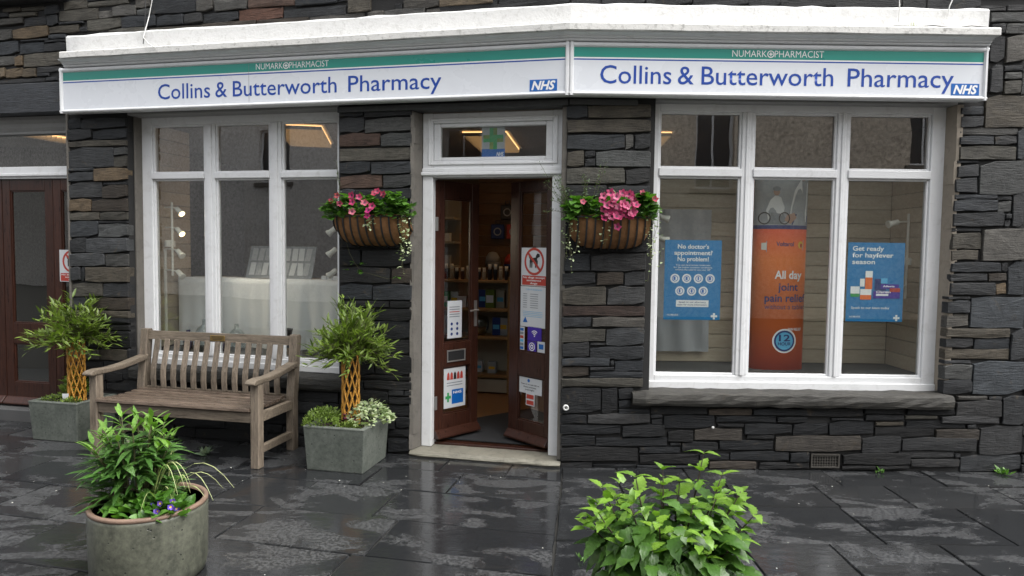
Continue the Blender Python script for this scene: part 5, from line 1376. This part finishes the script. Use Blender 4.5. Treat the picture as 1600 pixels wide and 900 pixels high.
def put_flower(me, p, nrm, parent, tint=(1, 1, 1), s_=1.0):
    o = bpy.data.objects.new('flower', me); o.location = p
    o.rotation_euler = Vector(nrm).to_track_quat('Z', 'Y').to_euler(); o.scale = (s_,) * 3; o.color = (*tint, 1)
    return link(o, parent)
for i in range(11):
    p = Vector((U(-.06, .085), U(-.05, .05), U(.015, .06)))
    put_flower(FV, p, (U(-.5, .5), -1, U(.1, .8)), vp, (1, 1, 1), U(.75, 1.15))
    MB().tube([(p.x * .7, p.y + .03, -.02), p + Vector((0, .006, -.004))], .0015, 4).build('stalk', 'stem', vp)

# foreground pot with the toothed-leaved plant ------------------------------
P2 = Vector((.250, -2.30, 0))
g = empty('round_planter', P2, .1, 'dark round pot under the toothed-leaved plant in the right foreground', 'planter')
MB().lathe([(.17, 0), (.20, .03), (.225, .25), (.228, .30), (.236, .31), (.236, .335), (.210, .336), (.206, .29)], 40).build('body', 'glaze', g, True)
MB().lathe([(.005, .305), (.206, .298)], 24).build('soil', 'soil', g)
TM = [leaf_mesh('leaf', 'nettle', 1.0, w_, f_, c_, n=9, serr=.16) for w_, f_, c_ in ((.58, .25, .5), (.64, .15, .9), (.52, .35, .3), (.60, .2, 1.2))]
pl = empty('toothed_leaf_plant', P2 + Vector((0, 0, .31)), 0, 'bright green plant with toothed heart-shaped leaves in the right foreground', 'plant')
tips = [(-.335, .0, .20), (-.30, -.08, .27), (-.27, .06, .33), (-.17, -.06, .30), (-.13, .05, .38), (-.06, -.10, .24), (-.02, .03, .42), (.02, -.12, .20), (.06, .06, .36), (.09, -.05, .30),
        (.17, .10, .47), (.18, -.06, .33), (.23, .03, .40), (.29, -.02, .34), (.32, .08, .30), (.36, .0, .24), (.27, -.12, .18), (.12, -.16, .14), (-.10, -.17, .16), (-.22, -.14, .18), (.0, .15, .32), (-.20, .14, .26), (.25, .16, .28)]
nl = 0
for (tx, ty, tz) in tips:
    tip = Vector((tx, ty, tz)); b0 = Vector((tx * .22, ty * .22, -.01)); mid = (b0 + tip) / 2 + Vector((tx * .10, ty * .10, -.01))
    B = lambda t: b0 * (1 - t) ** 2 + mid * 2 * t * (1 - t) + tip * t * t
    MB().tube([B(t / 5) for t in range(6)], [.0055, .005, .0045, .004, .003, .002], 5).build('stem', 'darkstem', pl, True)
    a0 = U(0, 3.1); az = math.atan2(ty, tx)
    for q in range(6):
        t = .26 + .72 * q / 5
        new = q >= 4
        for sd in (0, math.pi):
            an = a0 + q * 1.57 + sd + U(-.25, .25)
            s_ = (.150 - .060 * t) * U(.75, 1.15) if not new else (.088 if q == 4 else .066) * U(.85, 1.15)
            d = Vector((math.cos(an), math.sin(an), (.10 if not new else .75) + U(-.2, .2)))
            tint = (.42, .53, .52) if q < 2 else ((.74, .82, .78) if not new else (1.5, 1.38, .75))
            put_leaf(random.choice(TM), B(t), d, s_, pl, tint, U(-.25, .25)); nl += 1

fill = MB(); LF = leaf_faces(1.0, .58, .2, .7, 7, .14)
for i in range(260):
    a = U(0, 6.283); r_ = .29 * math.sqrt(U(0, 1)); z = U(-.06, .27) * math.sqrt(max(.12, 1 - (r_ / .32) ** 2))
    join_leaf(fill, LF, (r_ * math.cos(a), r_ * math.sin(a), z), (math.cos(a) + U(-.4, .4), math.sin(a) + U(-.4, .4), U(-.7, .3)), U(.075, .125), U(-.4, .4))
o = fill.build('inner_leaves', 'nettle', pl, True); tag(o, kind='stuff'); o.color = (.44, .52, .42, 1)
fill = MB(); LF2 = leaf_faces(1.0, .55, .25, .6, 5, .14)
for i in range(85):
    a = U(0, 6.283); r_ = .34 * math.sqrt(U(.15, 1)); z = (.10 + .26 * math.sqrt(max(0, 1 - (r_ / .36) ** 2))) * U(.7, 1.12)
    join_leaf(fill, LF2, (r_ * math.cos(a) - .02, r_ * math.sin(a) * .8, z), (math.cos(a) * .7 + U(-.7, .7), math.sin(a) * .7 + U(-.7, .7), U(-.3, .9)), U(.04, .075), U(-.5, .5))
o = fill.build('young_leaves', 'nettle', pl, True); tag(o, kind='stuff'); o.color = (1.2, 1.15, .75, 1)
# ------------------------------------------------------------------ hay-rack baskets
PT = [flower_mesh('flower', .034, ('petal', 'petal_eye')) for i in range(4)]
def basket(origin, rz, w, label, plabel, flowers, left):
    """half-round iron wall rack lined with coir; local x along the wall, -y to the street"""
    g = empty('wall_basket', origin, rz, label, 'basket', 'hay-rack wall baskets')
    dp, h = .20, .235
    n, k = 26, 14; vs = []; 
    for i in range(n + 1):
        x = w * (i / n - .5); e = 1 - .55 * abs(2 * i / n - 1) ** 5
        for j in range(k + 1):
            a = (math.pi / 2) * j / k
            rr = e * (1 + random.uniform(-.02, .02))
            vs.append((x, -.006 - (dp - .012) * math.cos(a) * rr + .0, -(h - .012) * math.sin(a) * rr + (.015 if j == 0 else 0)))
    fs = [(i * (k + 1) + j, (i + 1) * (k + 1) + j, (i + 1) * (k + 1) + j + 1, i * (k + 1) + j + 1) for i in range(n) for j in range(k)]
    fs += [tuple(range(k, -1, -1)), tuple(n * (k + 1) + j for j in range(k + 1))]
    MB().add(vs, fs).build('coir_liner', 'coir', g, True)
    nb = 10
    for b in range(nb + 1):
        t = b / nb; x = w * (t - .5); e = 1 - .50 * abs(2 * t - 1) ** 5
        pts = [(x, -.004 - dp * e * math.cos(a), -h * e * math.sin(a)) for a in [math.pi / 2 * q / 10 for q in range(11)]]
        s_ = MB()
        v2 = []
        for p in pts: v2 += [(p[0] - .006, p[1], p[2]), (p[0] + .006, p[1], p[2])]
        in_ = [(q[0], q[1] * .97, q[2] * .975) for q in v2]
        m_ = len(v2)
        f2 = [(2 * i, 2 * i + 1, 2 * i + 3, 2 * i + 2) for i in range(10)] + [(m_ + 2 * i + 2, m_ + 2 * i + 3, m_ + 2 * i + 1, m_ + 2 * i) for i in range(10)]
        f2 += [(2 * i, 2 * i + 2, m_ + 2 * i + 2, m_ + 2 * i) for i in range(10)] + [(2 * i + 3, 2 * i + 1, m_ + 2 * i + 1, m_ + 2 * i + 3) for i in range(10)]
        s_.add(v2 + in_, f2).build('strap', 'iron', g)
    rim = MB().tube([(-w / 2, 0, .0), (-w / 2 + .005, -dp * .55, .0), (-w / 2 + .05, -dp, .0), (w / 2 - .05, -dp, .0), (w / 2 - .005, -dp * .55, .0), (w / 2, 0, .0)], .006, 6)
    rim.build('rim', 'iron', g)
    fo = MB()
    for i in range(560):
        x = w * U(-.54, .54); y = -dp * U(.05, 1.1); z = -.02 + U(0, .17) * (1 - .4 * abs(2 * x / w))
        join_leaf(fo, RL, (x, y, z), (U(-1, 1), U(-1.2, .2), U(-.1, .9)), U(.024, .066), U(-.6, .6))
    for cx, cz in ((-.40 * w, .08), (-.48 * w, .02), (.40 * w, .12), (.30 * w, .12), (.48 * w, .07), (-.25 * w, .10), (.1 * w, .06)):
        for i in range(20): join_leaf(fo, RL, (cx + U(-.04, .04), -dp * U(.4, 1.1), cz + U(-.03, .05)), (U(-1, 1), -1, U(-.3, .6)), U(.06, .10), U(-.5, .5))
    p = empty('petunia_plant', origin, rz, plabel, 'flowers', 'petunias in the wall baskets')
    o = fo.build('foliage', 'leaf', p); tag(o, kind='stuff')
    for (x, z, s_, tn) in flowers:
        put_flower(random.choice(PT), (x, -dp * U(.95, 1.2) - .045, z), (U(-.35, .35), -1, U(.05, .55)), p, tn, s_)
    return g
pk = lambda: random.choice(((.9, .8, .9), (1.1, 2.4, 1.5), (.8, .6, .85), (1.0, 1.2, 1.1)))
flL = [(x, z, U(.75, .95), t) for x, z, t in ((-.08, .15, (1, 1, 1)), (-.03, .14, (1, .9, .9)), (-.07, .10, (1, .8, 1)), (.09, .17, (.8, .7, .5)), (.17, .16, (.8, .8, .6)), (.13, .18, (.8, .7, .6)),
        (-.20, .15, (.9, 2.2, .6)), (-.18, .09, (.9, 1.5, .8)), (-.25, .11, (.9, 2, .8)), (-.08, .03, (1.1, 3.4, 1.4)), (.06, .04, (1.1, .6, 1.5)), (.09, .07, (1, 1, 1)), (.05, .0, (1.1, .6, 1.3)), (.01, .10, (1, 2.2, 1)))]
basket(rot(-1.512, .0, 1.872), -TH, .625, 'coir lined iron wall basket between the left window and the door', 'mixed pink petunias in the wall basket left of the door', flL, True)
flR = [(U(-.10, .16), U(-.01, .17), U(.85, 1.1), pk()) for i in range(34)] + [(.03, -.07, .9, (1, 1.4, 1.2)), (.29, .13, .8, (.8, .5, .4)), (.20, .17, .7, (1, 2, 1)), (-.22, .10, .7, (.9, 1.5, .8))]
basket((.305, .0, 1.872), 0, .60, 'coir lined iron wall basket between the door and the right window', 'dense pink petunias in the wall basket right of the door', flR, False)

def trail(name, pts0, n, length, mat, size, label, parent_loc, rz, spread=.02, per=16):
    g = empty(name, parent_loc, rz, label, 'trailing plant')
    mb = MB(); st = MB()
    for k_ in range(n):
        x, y, z = pts0[k_ % len(pts0)]; x += U(-spread, spread); ln = length * U(.55, 1.05); pts = []
        for i in range(9): t = i / 8; pts.append(Vector((x + .015 * math.sin(t * 5 + k_) , y + .01 * math.sin(t * 7 + k_ * 2), z - ln * t)))
        st.tube(pts, .0013, 4)
        for q in range(per):
            p = pts[min(8, int(q / per * 9))] + Vector((U(-.018, .018), U(-.015, .01), U(-.02, .02)))
            join_leaf(mb, RL, p, (U(-1, 1), -.8, U(-.6, .4)), size * U(.7, 1.2), U(-.5, .5))
    st.build('strand', 'stem', g); o = mb.build('foliage', mat, g); tag(o, kind='stuff')
trail('trailing_ivy', [(.30, -.16, .05), (.33, -.12, .03), (.28, -.18, .02)], 6, .44, 'variegated', .028, 'cream edged ivy trailing from the right end of the left basket', rot(-1.512, 0, 1.872), -TH)
trail('trailing_ivy', [(-.31, -.12, .02), (-.35, -.08, .02), (-.27, -.17, .0)], 6, .42, 'variegated', .022, 'cream edged ivy trailing over the door frame from the right basket', Vector((.305, 0, 1.872)), 0, .03, 12)
trail('trailing_ivy', [(.27, -.18, .02), (.33, -.10, .04), (.30, -.12, .0)], 6, .46, 'variegated', .024, 'cream edged ivy trailing over the window frame from the right basket', Vector((.305, 0, 1.872)), 0, .03, 12)
trail('trailing_ivy', [(-.05, -.205, -.02)], 2, .22, 'variegated', .024, 'single ivy strand hanging down the front of the right basket', Vector((.305, 0, 1.872)), 0, .02, 8)
trail('trailing_ivy', [(.045, -.21, -.02)], 2, .10, 'variegated', .03, 'short faded strand hanging on the front of the left basket', rot(-1.512, 0, 1.872), -TH, .01, 8)
# the airy grey-green herb on the left of the right basket and the spray on the left basket
def spray(loc, rz, label, specs, mat, size=.024):
    g = empty('feathery_herb', loc, rz, label, 'herb')
    mb = MB(); st = MB()
    for (x, z) in specs:
        b0 = Vector((x * .4, -.10, .02)); tip = Vector((x, -.12 + U(-.05, .05), z)); mid = (b0 + tip) / 2 + Vector((0, 0, .03))
        pts = [b0 * (1 - t) ** 2 + mid * 2 * t * (1 - t) + tip * t * t for t in [i / 8 for i in range(9)]]
        st.tube(pts, .0014, 4)
        for q in range(22):
            p = pts[2 + q % 7] + Vector((U(-.012, .012), U(-.012, .012), U(-.012, .012)))
            join_leaf(mb, SL_, p, (U(-1, 1), U(-1, .4), U(-.2, .8)), size * U(.6, 1.2), U(-.5, .5))
    st.build('stem', 'stem', g); o = mb.build('foliage', mat, g); tag(o, kind='stuff')
spray((.305 - .20, 0, 1.872), 0, 'grey green feathery herb leaning out left of the right basket', [(U(-.30, .06), U(.02, .30)) for i in range(24)] + [(.12, .36), (.16, .40), (-.32, .38), (-.22, .30)], 'greyleaf')
spray(rot(-1.512 - .22, 0, 1.872), -TH, 'thin flowering spray at the left end of the left basket', [(U(-.14, .04), U(.05, .20)) for i in range(8)] + [(-.05, .42), (-.03, .36)], 'greyleaf', .02)

g = empty('loose_tendril', rot(-1.512, 0, 1.872), -TH, 'loose green tendril looping under the left basket', 'tendril')
tp = [Vector(q) for q in ((-.21, -.10, -.17), (-.20, -.05, -.28), (-.16, -.04, -.36), (-.10, -.04, -.43), (.02, -.04, -.455), (.12, -.04, -.48), (.20, -.04, -.465))]
MB().tube(tp, .0016, 4).build('strand', 'stem', g)
mb = MB()
for p in (tp[3], tp[3], tp[2], tp[3] + Vector((.02, 0, .06)), tp[3] + Vector((-.12, 0, .01)), tp[6]):
    for k_ in range(3): join_leaf(mb, RL, p, (U(-1, 1), -.6, U(-.2, .5)), U(.035, .055), U(-.4, .4))
tag(mb.build('foliage', 'leaf', g), kind='stuff')
# ------------------------------------------------------------------ fallen petals, weeds
mb = MB()
for i in range(100):
    x, y = U(-4.2, 3.3), U(-2.6, .75)
    if y > .55 - .22 * (x + 2.4) - .1 and x < 0: y -= .8
    if x > 0: y = U(-2.6, -.03)
    r_ = U(.0025, .0065); a = U(0, 6.28)
    mb.add([(x + r_ * math.cos(a + q * 1.57) * (1 if q % 2 else .6), y + r_ * math.sin(a + q * 1.57), .006 + U(0, .002)) for q in range(4)], [(0, 1, 2, 3)])
tag(mb.build('fallen_petals', 'bloom'), 'tiny white petals scattered over the wet paving', 'petals', kind='stuff')
def weed(loc, label, n, h, mat='leaf'):
    mb = MB()
    for i in range(n): join_leaf(mb, SL_, (U(-.03, .03), U(-.02, .02), U(0, .012)), (U(-1, 1), U(-1, 1), U(.3, 1.6)), h * U(.5, 1.1), U(-.5, .5))
    o = mb.build('weed', mat); o.location = loc; tag(o, label, 'weed')
weed((3.28, -.05, 0), 'tuft of weeds at the foot of the wall\'s right end', 22, .075)
weed((2.36, -.04, 0), 'small weed at the wall foot right of the vent', 10, .05)
weed(tuple(rot(-2.75, -.42)), 'sparse weed in the shade under the bench', 16, .09, 'greyleaf')
weed((-.02, -1.55, 0), 'tiny weed in a paving joint left of the foreground plant', 8, .03)

# ------------------------------------------------------------------ houses across the street, seen as reflections
def house(name, x0, x1, y, h, mat, wins, label):
    g = empty(name, (x0, y, 0), 0, label, 'house')
    xs = sorted({0, x1 - x0} | {v for w_ in wins for v in (w_[0], w_[2])}); mb = MB()
    for a, b in zip(xs, xs[1:]):
        cuts = sorted([(w_[1], w_[3]) for w_ in wins if w_[0] <= a and w_[2] >= b]); z = 0
        for (c, d) in cuts: mb.box(a, -.35, z, b, 0, c); z = d
        mb.box(a, -.35, z, b, 0, h)
    mb.build('wall', mat, g)
    for (a, c, b, d) in wins:
        w_ = ring(MB(), a, c, b, d, .07, -.22, -.14).build('window', 'white', g)
        MB().box(a + .07, -.19, c + .07, b - .07, -.18, d - .07).build('pane', 'void', w_)
        MB().box((a + b) / 2 - .025, -.178, c + .07, (a + b) / 2 + .025, -.15, d - .07).build('glazing_bar', 'white', w_)
        MB().box(a - .12, -.02, c - .12, b + .12, .08, c).build('sill', 'jamb', w_)
    MB().prism([(-5.0, h + 2.4), (-.0, h), (.3, h - .05), (.3, h + .06), (-5.0, h + 2.55)], -.2, x1 - x0 + .2, 'x').build('roof', 'roof', g)
    return g
house('roughcast_house', -30, -1.2, -11.5, 6.6, 'roughcast', [(9.0, 3.6, 10.2, 5.2), (15.2, 3.7, 16.5, 5.4), (22.0, 3.2, 23.2, 5.0), (25.2, 1.0, 26.4, 2.6)], 'grey roughcast house across the street, reflected in the left window')
house('buff_house', -1.0, 16, -12.0, 7.0, 'buff', [(5.2, 3.3, 6.2, 5.4), (10.6, 3.9, 11.4, 5.6), (11.2, .9, 12.2, 2.4)], 'buff rendered house across the street, reflected in the right window')
